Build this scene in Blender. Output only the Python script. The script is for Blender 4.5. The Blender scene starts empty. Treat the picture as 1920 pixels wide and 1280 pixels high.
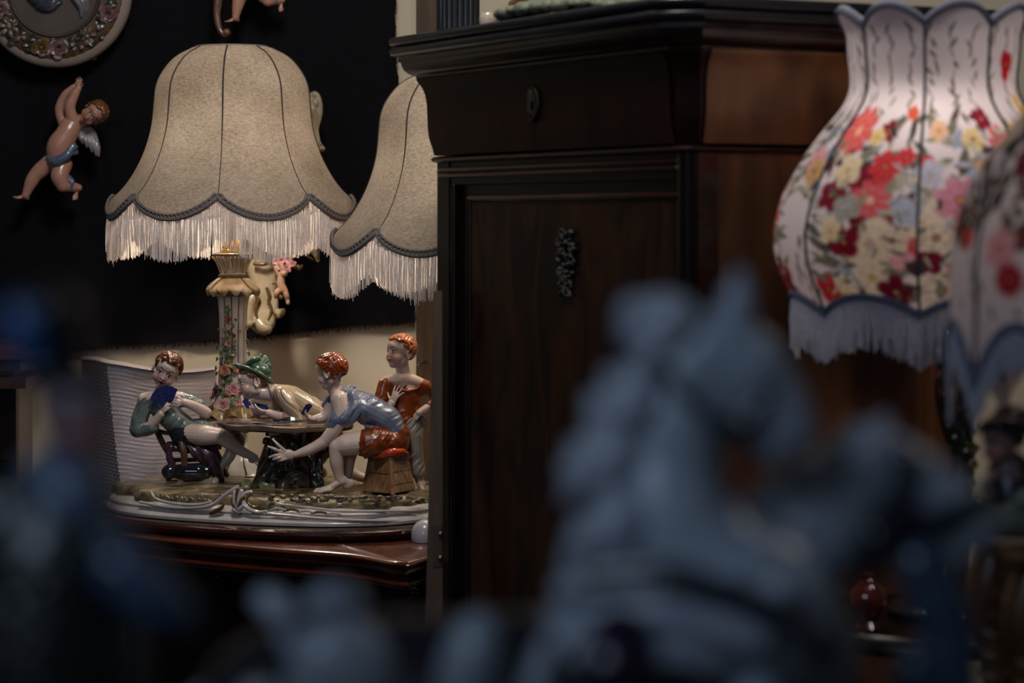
import bpy, bmesh, math, random
import numpy as np
from mathutils import Vector, Matrix, Quaternion, noise

R = math.radians
PI = math.pi
scene = bpy.context.scene
random.seed(7)
np.random.seed(7)

# ------------------------------------------------------------------ camera, world, lights, exposure
FPX = 4533.33            # focal length in pixels of the 1920 px wide frame (85 mm on 36 mm)
CAMZ = 1.45
HORIZ = 400.0            # image row of the horizon

cam_d = bpy.data.cameras.new('camera')
cam = bpy.data.objects.new('camera', cam_d)
scene.collection.objects.link(cam)
cam.location = (0, 0, CAMZ)
cam.rotation_euler = (R(90), 0, 0)
cam_d.sensor_fit = 'HORIZONTAL'
cam_d.sensor_width = 36
cam_d.lens = 85
cam_d.shift_y = -(640 - HORIZ) / 1920.0
cam_d.clip_start = 0.05
cam_d.dof.use_dof = True
cam_d.dof.focus_distance = 4.66
cam_d.dof.aperture_fstop = 3.7
cam_d.dof.aperture_blades = 0
scene.camera = cam

world = bpy.data.worlds.new('room_dimness')
scene.world = world
world.use_nodes = True
world.node_tree.nodes['Background'].inputs[0].default_value = (0.55, 0.62, 0.8, 1)
world.node_tree.nodes['Background'].inputs[1].default_value = 0.03

scene.view_settings.view_transform = 'Standard'
scene.view_settings.look = 'None'
scene.view_settings.gamma = 1
scene.view_settings.use_curve_mapping = False
scene.view_settings.exposure = 0.0
scene.cycles.use_denoising = True
scene.cycles.max_bounces = 8
scene.cycles.diffuse_bounces = 3
scene.cycles.glossy_bounces = 3
scene.cycles.transmission_bounces = 4
scene.cycles.transparent_max_bounces = 8
scene.cycles.caustics_reflective = False
scene.cycles.caustics_refractive = False


def area(name, loc, target, size, power, color, size_y=None):
    d = bpy.data.lights.new(name, 'AREA')
    d.energy = power
    d.color = color
    d.size = size
    if size_y:
        d.shape = 'RECTANGLE'
        d.size_y = size_y
    o = bpy.data.objects.new(name, d)
    scene.collection.objects.link(o)
    o.location = loc
    o.rotation_euler = (Vector(target) - Vector(loc)).to_track_quat('-Z', 'Y').to_euler()
    return o


# daylight from the shop window (behind and above the camera) and one warm ceiling lamp over the lamps
area('window_daylight', (-1.6, -0.9, 2.9), (0.15, 1.5, 1.1), 1.5, 21.0, (0.58, 0.75, 1.0), 1.0)
area('window_daylight', (0.5, 1.7, 3.1), (0.1, 4.3, 1.4), 0.9, 1.1, (0.62, 0.78, 1.0), 0.6)
area('overhead_light', (-0.28, 3.35, 2.9), (-0.5, 4.7, 1.1), 0.45, 19.0, (1.0, 0.92, 0.85))
area('overhead_light', (1.5, 2.3, 2.8), (0.6, 3.7, 1.3), 0.35, 6.0, (1.0, 0.86, 0.74))  # added fill light that brightens the walnut cabinet side, not a real lamp

def bulb_light(name, loc, power, color, radius=0.03):
    d = bpy.data.lights.new(name, 'POINT')
    d.energy = power
    d.color = color
    d.shadow_soft_size = radius
    o = bpy.data.objects.new(name, d)
    scene.collection.objects.link(o)
    o.location = loc
    return o


# ------------------------------------------------------------------ helpers
def P(px, py, d):
    """world point seen at pixel (px, py) of the photograph at distance d"""
    return Vector(((px - 960) / FPX * d, d, CAMZ - (py - HORIZ) / FPX * d))


def C(h):
    h = h.lstrip('#')
    out = []
    for i in (0, 2, 4):
        c = int(h[i:i + 2], 16) / 255
        out.append(c / 12.92 if c <= 0.04045 else ((c + 0.055) / 1.055) ** 2.4)
    return (out[0], out[1], out[2], 1.0)


def mat(name, color='#888888', rough=0.5, metal=0.0, color2=None, nscale=8.0, stretch=(1, 1, 1), detail=4.0,
        contrast=0.5, bump=0.0, bscale=None, bstretch=None, attr=False, coat=0.0, emit=None, emit_s=0.0,
        sheen=0.0, spec=0.5, rot=(0, 0, 0), distort=0.0, bdist=0.001):
    m = bpy.data.materials.new(name)
    m.use_nodes = True
    nt = m.node_tree
    N, L = nt.nodes, nt.links
    b = N['Principled BSDF']
    b.inputs['Roughness'].default_value = rough
    b.inputs['Metallic'].default_value = metal
    b.inputs['Coat Weight'].default_value = coat
    b.inputs['Coat Roughness'].default_value = 0.08
    b.inputs['Sheen Weight'].default_value = sheen
    b.inputs['Specular IOR Level'].default_value = spec
    col = C(color) if isinstance(color, str) else color
    b.inputs['Base Color'].default_value = col
    tc = N.new('ShaderNodeTexCoord')

    def mapped(st):
        mp = N.new('ShaderNodeMapping')
        mp.inputs['Scale'].default_value = st
        mp.inputs['Rotation'].default_value = rot
        L.new(tc.outputs['Object'], mp.inputs['Vector'])
        return mp.outputs['Vector']
    src = None
    if attr:
        a = N.new('ShaderNodeAttribute')
        a.attribute_name = 'Col'
        src = a.outputs['Color']
    if color2:
        n = N.new('ShaderNodeTexNoise')
        n.inputs['Scale'].default_value = nscale
        n.inputs['Detail'].default_value = detail
        n.inputs['Distortion'].default_value = distort
        L.new(mapped(stretch), n.inputs['Vector'])
        r = N.new('ShaderNodeValToRGB')
        lo = 0.5 - 0.5 * (1 - contrast) * 0.6
        r.color_ramp.elements[0].position = max(0.0, lo - 0.05)
        r.color_ramp.elements[1].position = min(1.0, 1 - lo + 0.05)
        r.color_ramp.elements[0].color = col
        r.color_ramp.elements[1].color = C(color2) if isinstance(color2, str) else color2
        L.new(n.outputs['Fac'], r.inputs['Fac'])
        if src is not None:
            mx = N.new('ShaderNodeMix')
            mx.data_type = 'RGBA'
            mx.blend_type = 'MULTIPLY'
            mx.inputs['Factor'].default_value = 1.0
            L.new(src, mx.inputs['A'])
            L.new(r.outputs['Color'], mx.inputs['B'])
            src = mx.outputs['Result']
        else:
            src = r.outputs['Color']
    if src is not None:
        L.new(src, b.inputs['Base Color'])
    if bump:
        n2 = N.new('ShaderNodeTexNoise')
        n2.inputs['Scale'].default_value = bscale or nscale
        n2.inputs['Detail'].default_value = 4
        L.new(mapped(bstretch or stretch), n2.inputs['Vector'])
        bp = N.new('ShaderNodeBump')
        bp.inputs['Strength'].default_value = bump
        bp.inputs['Distance'].default_value = bdist
        L.new(n2.outputs['Fac'], bp.inputs['Height'])
        L.new(bp.outputs['Normal'], b.inputs['Normal'])
    if emit:
        b.inputs['Emission Color'].default_value = C(emit)
        b.inputs['Emission Strength'].default_value = emit_s
    return m


def cloth_translucent(name, color, color2=None, attr=False, trans=0.5, nscale=60, rough=0.8, stretch=(1, 1, 1), bump=0.15, fibre=False):
    """thin lamp-shade fabric: part reflected, part let through"""
    m = bpy.data.materials.new(name)
    m.use_nodes = True
    nt = m.node_tree
    N, L = nt.nodes, nt.links
    for n in list(N):
        N.remove(n)
    out = N.new('ShaderNodeOutputMaterial')
    dif = N.new('ShaderNodeBsdfPrincipled')
    dif.inputs['Roughness'].default_value = rough
    dif.inputs['Specular IOR Level'].default_value = 0.25
    tr = N.new('ShaderNodeBsdfTranslucent')
    mix = N.new('ShaderNodeMixShader')
    mix.inputs[0].default_value = trans
    L.new(dif.outputs[0], mix.inputs[1])
    L.new(tr.outputs[0], mix.inputs[2])
    L.new(mix.outputs[0], out.inputs[0])
    tc = N.new('ShaderNodeTexCoord')
    mp = N.new('ShaderNodeMapping')
    mp.inputs['Scale'].default_value = stretch
    L.new(tc.outputs['Object'], mp.inputs['Vector'])
    nz = N.new('ShaderNodeTexNoise')
    nz.inputs['Scale'].default_value = nscale
    nz.inputs['Detail'].default_value = 6
    nz.inputs['Distortion'].default_value = 0.5 if fibre else 0.2
    L.new(mp.outputs[0], nz.inputs['Vector'])
    if attr:
        a = N.new('ShaderNodeAttribute')
        a.attribute_name = 'Col'
        src = a.outputs['Color']
    else:
        r = N.new('ShaderNodeValToRGB')
        r.color_ramp.elements[0].position = 0.36
        r.color_ramp.elements[1].position = 0.64
        r.color_ramp.elements[0].color = C(color2 or color)
        r.color_ramp.elements[1].color = C(color)
        if fibre:
            n3 = N.new('ShaderNodeTexNoise')
            n3.inputs['Scale'].default_value = 9
            n3.inputs['Detail'].default_value = 3
            L.new(tc.outputs['Object'], n3.inputs['Vector'])
            mm = N.new('ShaderNodeMath')
            mm.operation = 'MULTIPLY_ADD'
            mm.inputs[1].default_value = 0.6
            L.new(nz.outputs['Fac'], mm.inputs[0])
            m2 = N.new('ShaderNodeMath')
            m2.operation = 'MULTIPLY'
            m2.inputs[1].default_value = 0.4
            L.new(n3.outputs['Fac'], m2.inputs[0])
            L.new(m2.outputs[0], mm.inputs[2])
            L.new(mm.outputs[0], r.inputs['Fac'])
        else:
            L.new(nz.outputs['Fac'], r.inputs['Fac'])
        src = r.outputs['Color']
    L.new(src, dif.inputs['Base Color'])
    L.new(src, tr.inputs['Color'])
    if bump:
        bp = N.new('ShaderNodeBump')
        bp.inputs['Strength'].default_value = bump
        bp.inputs['Distance'].default_value = 0.001
        L.new(nz.outputs['Fac'], bp.inputs['Height'])
        L.new(bp.outputs['Normal'], dif.inputs['Normal'])
    return m


class MB:
    """collects shapes, then becomes one mesh"""

    def __init__(self):
        self.v = []
        self.f = []

    def add(self, vs, fs):
        o = len(self.v)
        self.v.extend([tuple(p) for p in vs])
        self.f.extend([tuple(i + o for i in q) for q in fs])
        return self

    def box(self, c, s, rz=0.0, taper=1.0):
        cx, cy, cz = c
        a, b, h = s[0] / 2, s[1] / 2, s[2] / 2
        vs = []
        for z, k in ((-h, 1.0), (h, taper)):
            for x, y in ((-a, -b), (a, -b), (a, b), (-a, b)):
                x2, y2 = x * k, y * k
                vs.append((cx + x2 * math.cos(rz) - y2 * math.sin(rz), cy + x2 * math.sin(rz) + y2 * math.cos(rz), cz + z))
        return self.add(vs, [(3, 2, 1, 0), (4, 5, 6, 7), (0, 1, 5, 4), (1, 2, 6, 5), (2, 3, 7, 6), (3, 0, 4, 7)])

    def hexa(self, b4, t4):
        """box from four bottom and four top corners (counter-clockwise seen from above)"""
        return self.add(list(b4) + list(t4), [(3, 2, 1, 0), (4, 5, 6, 7), (0, 1, 5, 4), (1, 2, 6, 5), (2, 3, 7, 6), (3, 0, 4, 7)])

    def ell(self, c, r, axes=None, nu=12, nv=8):
        c = Vector(c)
        if axes is None:
            axes = (Vector((1, 0, 0)), Vector((0, 1, 0)), Vector((0, 0, 1)))
        vs = [c + axes[2] * r[2]]
        for j in range(1, nv):
            th = PI * j / nv
            for i in range(nu):
                ph = 2 * PI * i / nu
                vs.append(c + axes[0] * (r[0] * math.sin(th) * math.cos(ph)) + axes[1] * (r[1] * math.sin(th) * math.sin(ph)) + axes[2] * (r[2] * math.cos(th)))
        vs.append(c - axes[2] * r[2])
        fs = []
        for i in range(nu):
            fs.append((0, 1 + i, 1 + (i + 1) % nu))
        for j in range(nv - 2):
            for i in range(nu):
                a = 1 + j * nu + i
                b = 1 + j * nu + (i + 1) % nu
                fs.append((a, a + nu, b + nu, b))
        last = len(vs) - 1
        o = 1 + (nv - 2) * nu
        for i in range(nu):
            fs.append((o + i, last, o + (i + 1) % nu))
        # keep the winding outward whatever the handedness of the axes
        if Vector(axes[0]).cross(Vector(axes[1])).dot(Vector(axes[2])) < 0:
            fs = [tuple(reversed(q)) for q in fs]
        return self.add(vs, fs)

    def tube(self, pts, rad, n=10, sub=3, caps=True, flat=1.0, closed=False):
        """smooth tapered tube through pts, radii rad, rounded ends"""
        pts = [Vector(p) for p in pts]
        if not isinstance(rad, (list, tuple)):
            rad = [rad] * len(pts)
        if len(pts) > 2 and sub > 1 and not closed:
            q, rr = [], []
            for i in range(len(pts) - 1):
                p0 = pts[max(i - 1, 0)]
                p1, p2 = pts[i], pts[i + 1]
                p3 = pts[min(i + 2, len(pts) - 1)]
                for k in range(sub):
                    t = k / sub
                    q.append(0.5 * ((2 * p1) + (p2 - p0) * t + (2 * p0 - 5 * p1 + 4 * p2 - p3) * t * t + (3 * p1 - p0 - 3 * p2 + p3) * t ** 3))
                    rr.append(rad[i] + (rad[i + 1] - rad[i]) * (t * t * (3 - 2 * t)))
            q.append(pts[-1])
            rr.append(rad[-1])
            pts, rad = q, rr
        m = len(pts)
        rings = []
        up = None
        for i in range(m):
            if closed:
                t = pts[(i + 1) % m] - pts[i - 1]
            else:
                t = pts[min(i + 1, m - 1)] - pts[max(i - 1, 0)]
            if t.length < 1e-9:
                t = Vector((0, 0, 1))
            t.normalize()
            if up is None:
                up = Vector((0, 0, 1)) if abs(t.z) < 0.9 else Vector((0, 1, 0))
            s = t.cross(up)
            if s.length < 1e-6:
                s = t.orthogonal()
            s.normalize()
            up = s.cross(t).normalized()
            rings.append((pts[i], s.copy(), up.copy(), t.copy(), rad[i]))
        seq = []
        if caps and not closed:
            p, s, u, t, r = rings[0]
            for a in (75, 45, 20):
                seq.append((p - t * r * math.sin(R(a)), s, u, r * math.cos(R(a))))
        for p, s, u, t, r in rings:
            seq.append((p, s, u, r))
        if caps and not closed:
            p, s, u, t, r = rings[-1]
            for a in (20, 45, 75):
                seq.append((p + t * r * math.sin(R(a)), s, u, r * math.cos(R(a))))
        vs = []
        for p, s, u, r in seq:
            for k in range(n):
                a = 2 * PI * k / n
                vs.append(p + s * (r * math.cos(a)) + u * (r * flat * math.sin(a)))
        fs = []
        k2 = len(seq)
        for j in range(k2 if closed else k2 - 1):
            j1 = (j + 1) % k2
            for i in range(n):
                i1 = (i + 1) % n
                fs.append((j * n + i, j * n + i1, j1 * n + i1, j1 * n + i))
        if not closed:
            fs.append(tuple(reversed(range(n))))
            fs.append(tuple(range((k2 - 1) * n, k2 * n)))
        return self.add(vs, fs)

    def lathe(self, c, prof, n=48, fn=None, cap=True):
        """prof: (radius, z) from bottom to top, z relative to c"""
        cx, cy, cz = c
        vs, fs = [], []
        for j, (r, z) in enumerate(prof):
            for i in range(n):
                a = 2 * PI * i / n
                rr, zz = (r, z) if fn is None else fn(a, j, r, z)
                vs.append((cx + rr * math.cos(a), cy + rr * math.sin(a), cz + zz))
        for j in range(len(prof) - 1):
            for i in range(n):
                i1 = (i + 1) % n
                fs.append((j * n + i, j * n + i1, (j + 1) * n + i1, (j + 1) * n + i))
        if cap:
            fs.append(tuple(reversed(range(n))))
            fs.append(tuple(range((len(prof) - 1) * n, len(prof) * n)))
        return self.add(vs, fs)

    def grid(self, fn, nu, nv, closed_u=False):
        vs = [fn(i / (nu if closed_u else nu - 1), j / (nv - 1)) for j in range(nv) for i in range(nu)]
        fs = []
        for j in range(nv - 1):
            for i in range(nu if closed_u else nu - 1):
                i1 = (i + 1) % nu
                fs.append((j * nu + i, j * nu + i1, (j + 1) * nu + i1, (j + 1) * nu + i))
        return self.add(vs, fs)

    def sweep(self, outline, prof, closed=True, cap=True):
        """moulding: outline = xy points (counter-clockwise), prof = (outward offset, z) from bottom to top"""
        m = len(outline)
        o = [Vector((p[0], p[1])) for p in outline]
        nrm = []
        for i in range(m):
            if closed:
                a, b = o[i] - o[i - 1], o[(i + 1) % m] - o[i]
            else:
                a = o[i] - o[max(i - 1, 0)]
                b = o[min(i + 1, m - 1)] - o[i]
                if a.length < 1e-9:
                    a = b
                if b.length < 1e-9:
                    b = a
            a.normalize()
            b.normalize()
            n1, n2 = Vector((a.y, -a.x)), Vector((b.y, -b.x))
            q = n1 + n2
            q.normalize()
            q = q / max(0.4, q.dot(n1))
            nrm.append(q)
        vs, fs = [], []
        for off, z in prof:
            for i in range(m):
                p = o[i] + nrm[i] * off
                vs.append((p.x, p.y, z))
        for j in range(len(prof) - 1):
            for i in range(m if closed else m - 1):
                i1 = (i + 1) % m
                fs.append((j * m + i, j * m + i1, (j + 1) * m + i1, (j + 1) * m + i))
        if closed and cap:
            fs.append(tuple(reversed(range(m))))
            fs.append(tuple(range((len(prof) - 1) * m, len(prof) * m)))
        return self.add(vs, fs)

    def mesh(self, name='m', sharp=38, smooth=True):
        me = bpy.data.meshes.new(name)
        me.from_pydata(self.v, [], self.f)
        me.validate()
        me.update()
        if smooth:
            me.shade_smooth()
            if sharp:
                me.set_sharp_from_angle(angle=R(sharp))
        return me


def remeshed(mb, voxel, smooth=2, name='m', factor=0.5):
    """union of all shapes in mb as one continuous surface"""
    me = bpy.data.meshes.new('tmp')
    me.from_pydata(mb.v, [], mb.f)
    me.update()
    ob = bpy.data.objects.new('tmp', me)
    scene.collection.objects.link(ob)
    md = ob.modifiers.new('r', 'REMESH')
    md.mode = 'VOXEL'
    md.voxel_size = voxel
    md.adaptivity = 0.0
    if smooth:
        ms = ob.modifiers.new('s', 'SMOOTH')
        ms.factor = factor
        ms.iterations = smooth
    dg = bpy.context.evaluated_depsgraph_get()
    out = bpy.data.meshes.new_from_object(ob.evaluated_get(dg))
    out.name = name
    bpy.data.objects.remove(ob)
    bpy.data.meshes.remove(me)
    out.shade_smooth()
    return out


def coords(me):
    a = np.empty(len(me.vertices) * 3, dtype=np.float32)
    me.vertices.foreach_get('co', a)
    return a.reshape(-1, 3)


def set_coords(me, a):
    me.vertices.foreach_set('co', a.astype(np.float32).ravel())
    me.update()


def normals(me):
    a = np.empty(len(me.vertices) * 3, dtype=np.float32)
    me.vertices.foreach_get('normal', a)
    return a.reshape(-1, 3)


def set_colors(me, col):
    at = me.color_attributes.get('Col') or me.color_attributes.new('Col', 'FLOAT_COLOR', 'POINT')
    full = np.ones((len(me.vertices), 4), dtype=np.float32)
    full[:, :3] = col
    at.data.foreach_set('color', full.ravel())


def thing(name, label, cat, loc=(0, 0, 0), group=None, rz=0.0):
    o = bpy.data.objects.new(name, None)
    scene.collection.objects.link(o)
    o.empty_display_size = 0.05
    o.location = loc
    o.rotation_euler = (0, 0, rz)
    o['label'] = label
    o['category'] = cat
    if group:
        o['group'] = group
    return o


def wloc(o):
    p = Vector((0, 0, 0))
    while o is not None:
        p += o.location
        o = o.parent
    return p


def part(name, me, m, parent=None, label=None, kind=None):
    """mesh given in world coordinates, linked under its parent"""
    if isinstance(me, MB):
        me = me.mesh(name)
    if parent is not None:
        me.transform(Matrix.Translation(-wloc(parent)))
    me.name = name
    o = bpy.data.objects.new(name, me)
    me.materials.clear()
    me.materials.append(m)
    scene.collection.objects.link(o)
    if parent is not None:
        o.parent = parent
    if label:
        o['label'] = label
    if kind:
        o['kind'] = kind
    return o


def whole(name, me, m, label, cat, group=None):
    """a thing that is one mesh; origin put at its base"""
    if isinstance(me, MB):
        me = me.mesh(name)
    a = coords(me)
    c = Vector(((a[:, 0].min() + a[:, 0].max()) / 2, (a[:, 1].min() + a[:, 1].max()) / 2, a[:, 2].min()))
    me.transform(Matrix.Translation(-c))
    o = part(name, me, m)
    o.location = c
    o['label'] = label
    o['category'] = cat
    if group:
        o['group'] = group
    return o


def struct(name, me, m):
    o = part(name, me, m)
    o['kind'] = 'structure'
    return o


def placed(name, me, m, parent, loc, nrm, size, roll=0.0, up=None, label=None):
    """shared mesh (made around the origin, facing +Z) put at a world point facing nrm"""
    o = bpy.data.objects.new(name, me)
    scene.collection.objects.link(o)
    o.parent = parent
    o.location = Vector(loc) - wloc(parent)
    q = Vector(nrm).to_track_quat('Z', 'Y') @ Quaternion((0, 0, 1), roll)
    o.rotation_mode = 'QUATERNION'
    o.rotation_quaternion = q
    o.scale = (size, size, size) if not isinstance(size, (tuple, list)) else size
    if m is not None:
        o.material_slots[0].link = 'OBJECT'
        o.material_slots[0].material = m
    if label:
        o['label'] = label
    return o


def copy_tree(o, parent=None):
    c = o.copy()
    scene.collection.objects.link(c)
    if parent is not None:
        c.parent = parent
    for ch in list(o.children):
        copy_tree(ch, c)
    return c


class Fig(MB):
    """shapes given as (photo column, photo row, depth offset in pixels) around distance d0"""

    def __init__(self, d0):
        super().__init__()
        self.d0 = d0
        self.s = d0 / FPX

    def w(self, p):
        return P(p[0], p[1], self.d0 + p[2] * self.s)

    def limb(self, pts, rad, n=20, sub=5, flat=1.0):
        return self.tube([self.w(p) for p in pts], [r * self.s for r in (rad if isinstance(rad, (list, tuple)) else [rad] * len(pts))], n=n, sub=sub, flat=flat)

    def blob(self, c, r, axes=None, nu=18, nv=12):
        if not isinstance(r, (list, tuple)):
            r = (r, r, r)
        if axes is not None:
            axes = [Vector((a[0], a[2], -a[1])) for a in axes]
        else:
            axes = [Vector((1, 0, 0)), Vector((0, 0, -1)), Vector((0, 1, 0))]
        return self.ell(self.w(c), [q * self.s for q in r], axes, nu, nv)

    def to_px(self, co):
        y = co[:, 1]
        px = 960 + co[:, 0] / y * FPX
        py = HORIZ - (co[:, 2] - CAMZ) / y * FPX
        return np.stack([px, py, (y - self.d0) / self.s], axis=1)


def smooth_profile(rows, vals, width=9.0):
    """dense, softened copy of a hand-measured outline"""
    y = np.arange(rows[0] - 40, rows[-1] + 40, 1.0)
    r = np.interp(y, rows, vals)
    k = np.exp(-0.5 * (np.arange(-30, 31) / width) ** 2)
    k /= k.sum()
    r = np.convolve(np.pad(r, 30, mode='edge'), k, mode='valid')
    return y, r


def unit(v):
    v = Vector(v)
    v.normalize()
    return v


def frame(fwd, up):
    f = unit(fwd)
    u = Vector(up)
    u = unit(u - f * u.dot(f))
    r = f.cross(u)
    return f, u, r


def head(F, c, H, fwd, up, ears=(1, 1), mouth_open=0.0, chub=1.0):
    """child's head; local axes f (face), u (crown), r; sizes in head heights"""
    f, u, r = frame(fwd, up)
    c = Vector(c)

    def at(a, b, d):
        return c + f * (a * H) + r * (b * H) + u * (d * H)

    def e(p, q):
        F.blob(at(*p), [x * H for x in q], (f, r, u))
    e((-0.05, 0, 0.13), (0.42, 0.35, 0.36))
    e((0.10, 0, -0.10), (0.285, 0.275 * chub, 0.35))
    e((0.20, 0, -0.38), (0.13, 0.13, 0.10))
    for s in (-1, 1):
        e((0.20, 0.16 * s, -0.18), (0.14, 0.135 * chub, 0.15))
        e((0.315, 0.13 * s, 0.09), (0.05, 0.11, 0.035))
        e((0.30, 0.135 * s, 0.005), (0.055, 0.07, 0.045))
        e((0.375, 0.04 * s, -0.135), (0.035, 0.03, 0.026))
        e((-0.02, 0.2 * s, -0.25), (0.16, 0.09, 0.12))
    e((0.34, 0, 0.17), (0.06, 0.17, 0.12))
    F.limb([at(0.345, 0, 0.04), at(0.375, 0, -0.06), at(0.415, 0, -0.13)], [0.034 * H, 0.034 * H, 0.039 * H])
    o = mouth_open
    e((0.355 + 0.02 * o, 0, -0.225 + 0.01 * o), (0.05, 0.085 - 0.03 * o, 0.026))
    e((0.345 + 0.01 * o, 0, -0.285 - 0.04 * o), (0.05, 0.075 - 0.02 * o, 0.028))
    for k, s in enumerate((-1, 1)):
        if ears[k]:
            F.blob(at(-0.06, 0.345 * s, -0.06), (0.035 * H, 0.085 * H, 0.125 * H), (unit(r * s + f * 0.5), f, u))
            ring = []
            for q in range(9):
                a = R(-60 + 300 * q / 8)
                ring.append(at(-0.075 - 0.085 * math.cos(a + 0.5) * 0.9, 0.375 * s, -0.05 + 0.125 * math.sin(a + 0.5)))
            F.limb(ring, 0.024 * H, n=7, sub=2)
    return dict(c=c, f=f, u=u, r=r, H=H, open=o)


def local(F, co, hd):
    q = F.to_px(co) - np.array(hd['c'])
    H = hd['H']
    return (q @ np.array(hd['f'])) / H, (q @ np.array(hd['r'])) / H, (q @ np.array(hd['u'])) / H


def soft(d, e):
    return np.clip((1 - d) / e + 0.5, 0, 1)


def paint_face(F, co, col, hd, lips='#b0402f', brow='#4a2c1c', iris='#2a2420', blush='#c86a58', eyes=True, lids=0.0):
    f, r, u = local(F, co, hd)
    front = np.clip((f - 0.12) / 0.08, 0, 1) * (np.abs(u) < 0.6) * (np.abs(r) < 0.45)

    def put(m, c, k=1.0):
        m = (m * front * k)[:, None]
        col[:] = col * (1 - m) + np.array(C(c)[:3]) * m
    o = hd['open']
    for s in (-1, 1):
        put(soft(np.hypot((r - s * 0.17) / 0.15, (u + 0.18) / 0.13), 1.2), blush, 0.45)
        if eyes:
            ey = 0.005 - 0.012 * lids
            put(soft(np.hypot((r - s * 0.14) / 0.085, (u - 0.005) / 0.055), 0.5), '#9a6a58', 0.5)
            put(soft(np.hypot((r - s * 0.14) / 0.07, (u - ey) / (0.036 * (1 - 0.4 * lids))), 0.3), '#e8e0da')
            put(soft(np.hypot((r - s * 0.14) / 0.033, (u - ey) / (0.034 * (1 - 0.35 * lids))), 0.3), iris)
            put(soft(np.hypot((r - s * 0.14) / 0.085, (u - 0.045 + 0.02 * lids + 1.5 * (r - s * 0.14) ** 2) / 0.013), 0.5), brow)
        put(soft(np.hypot((r - s * 0.15) / 0.10, (u - 0.125 + 2.5 * (r - s * 0.14) ** 2) / 0.018), 0.6), brow)
    put(soft(np.hypot(r / (0.085 - 0.025 * o), (u + 0.255 + 0.015 * o) / (0.042 + 0.03 * o)), 0.4), lips)
    if o > 0.3:
        put(soft(np.hypot(r / (0.045), (u + 0.257 + 0.02 * o) / (0.035)), 0.4), '#4a120c')
    else:
        put(soft(np.hypot(r / 0.08, (u + 0.255) / 0.008), 0.6), '#5a1c14', 0.7)


def hair_on(F, hd, mask, n=110, r=0.055, ln=0.16, seed=1, lift=1.03, curl=1.0):
    rnd = random.Random(seed)
    f, u, rr, c, H = hd['f'], hd['u'], hd['r'], hd['c'], hd['H']
    cc = c + f * (-0.05 * H) + u * (0.13 * H)
    k = 0
    tries = 0
    while k < n and tries < n * 40:
        tries += 1
        z = rnd.uniform(-1, 1)
        a = rnd.uniform(0, 2 * PI)
        s = math.sqrt(1 - z * z)
        x, y = s * math.cos(a), s * math.sin(a)
        if not mask(x, y, z):
            continue
        k += 1
        p = cc + (f * (0.42 * x) + rr * (0.35 * y) + u * (0.36 * z)) * (H * lift)
        nn = unit(f * x / 0.42 + rr * y / 0.35 + u * z / 0.36)
        F.blob(p - nn * (r * 0.5 * H), r * H * 1.35, nu=8, nv=6)
        t = unit(nn.cross(Vector((rnd.gauss(0, 1), rnd.gauss(0, 1), rnd.gauss(0, 1)))))
        b = nn.cross(t)
        R0 = ln * H * 0.45
        pts = []
        a0 = rnd.uniform(0, 6.28)
        for q in range(5):
            aa = a0 + q * 0.85 * curl
            pts.append(p + t * (R0 * math.cos(aa)) + b * (R0 * math.sin(aa)) + nn * (0.02 * H * math.sin(q * 0.8)))
        F.limb(pts, [r * H * 0.55, r * H * 0.8, r * H * 0.85, r * H * 0.7, r * H * 0.4], n=7, sub=2)


def hand(F, w, d, n, L, curl=0.4, spread=0.25, side=1, thumb=0.8, tcurl=0.3, rad=1.0, lens=None):
    """five fingers; d = finger direction, n = side towards which they curl, side = which side the thumb leaves"""
    d = unit(d)
    n = Vector(n)
    n = unit(n - d * n.dot(d))
    s = n.cross(d) * side
    w = Vector(w)
    F.blob(w + d * (0.24 * L), (0.30 * L, 0.20 * L, 0.10 * L), (d, s, n))
    F.blob(w, 0.13 * L * rad)
    ls = lens or (0.44, 0.50, 0.47, 0.37)
    for i in range(4):
        base = w + d * ((0.44 - 0.03 * abs(i - 1)) * L) + s * ((0.155 - 0.105 * i) * L)
        dr = unit(d + s * (spread * (1.3 - i) / 1.3))
        pts = [base - dr * 0.12 * L, base]
        p = base.copy()
        a = 0.0
        for q, fr in enumerate((0.45, 0.32, 0.23)):
            a += curl * (0.7 if q == 0 else 1.0)
            p = p + (dr * math.cos(a) + n * math.sin(a)) * (ls[i] * L * fr)
            pts.append(p.copy())
        F.limb(pts, [0.06 * L * rad, 0.06 * L * rad, 0.054 * L * rad, 0.048 * L * rad, 0.038 * L * rad], n=8, sub=2)
    tb = w + d * (0.10 * L) + s * (0.12 * L)
    td = unit(d * (1.0 - 0.5 * thumb) + s * thumb)
    t1 = tb + td * 0.24 * L
    t2 = t1 + unit(td + n * tcurl + d * 0.3) * 0.20 * L
    F.limb([tb - td * 0.05 * L, tb + td * 0.08 * L, t1, t2], [0.075 * L * rad, 0.078 * L * rad, 0.06 * L * rad, 0.042 * L * rad], n=8, sub=2)


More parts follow.
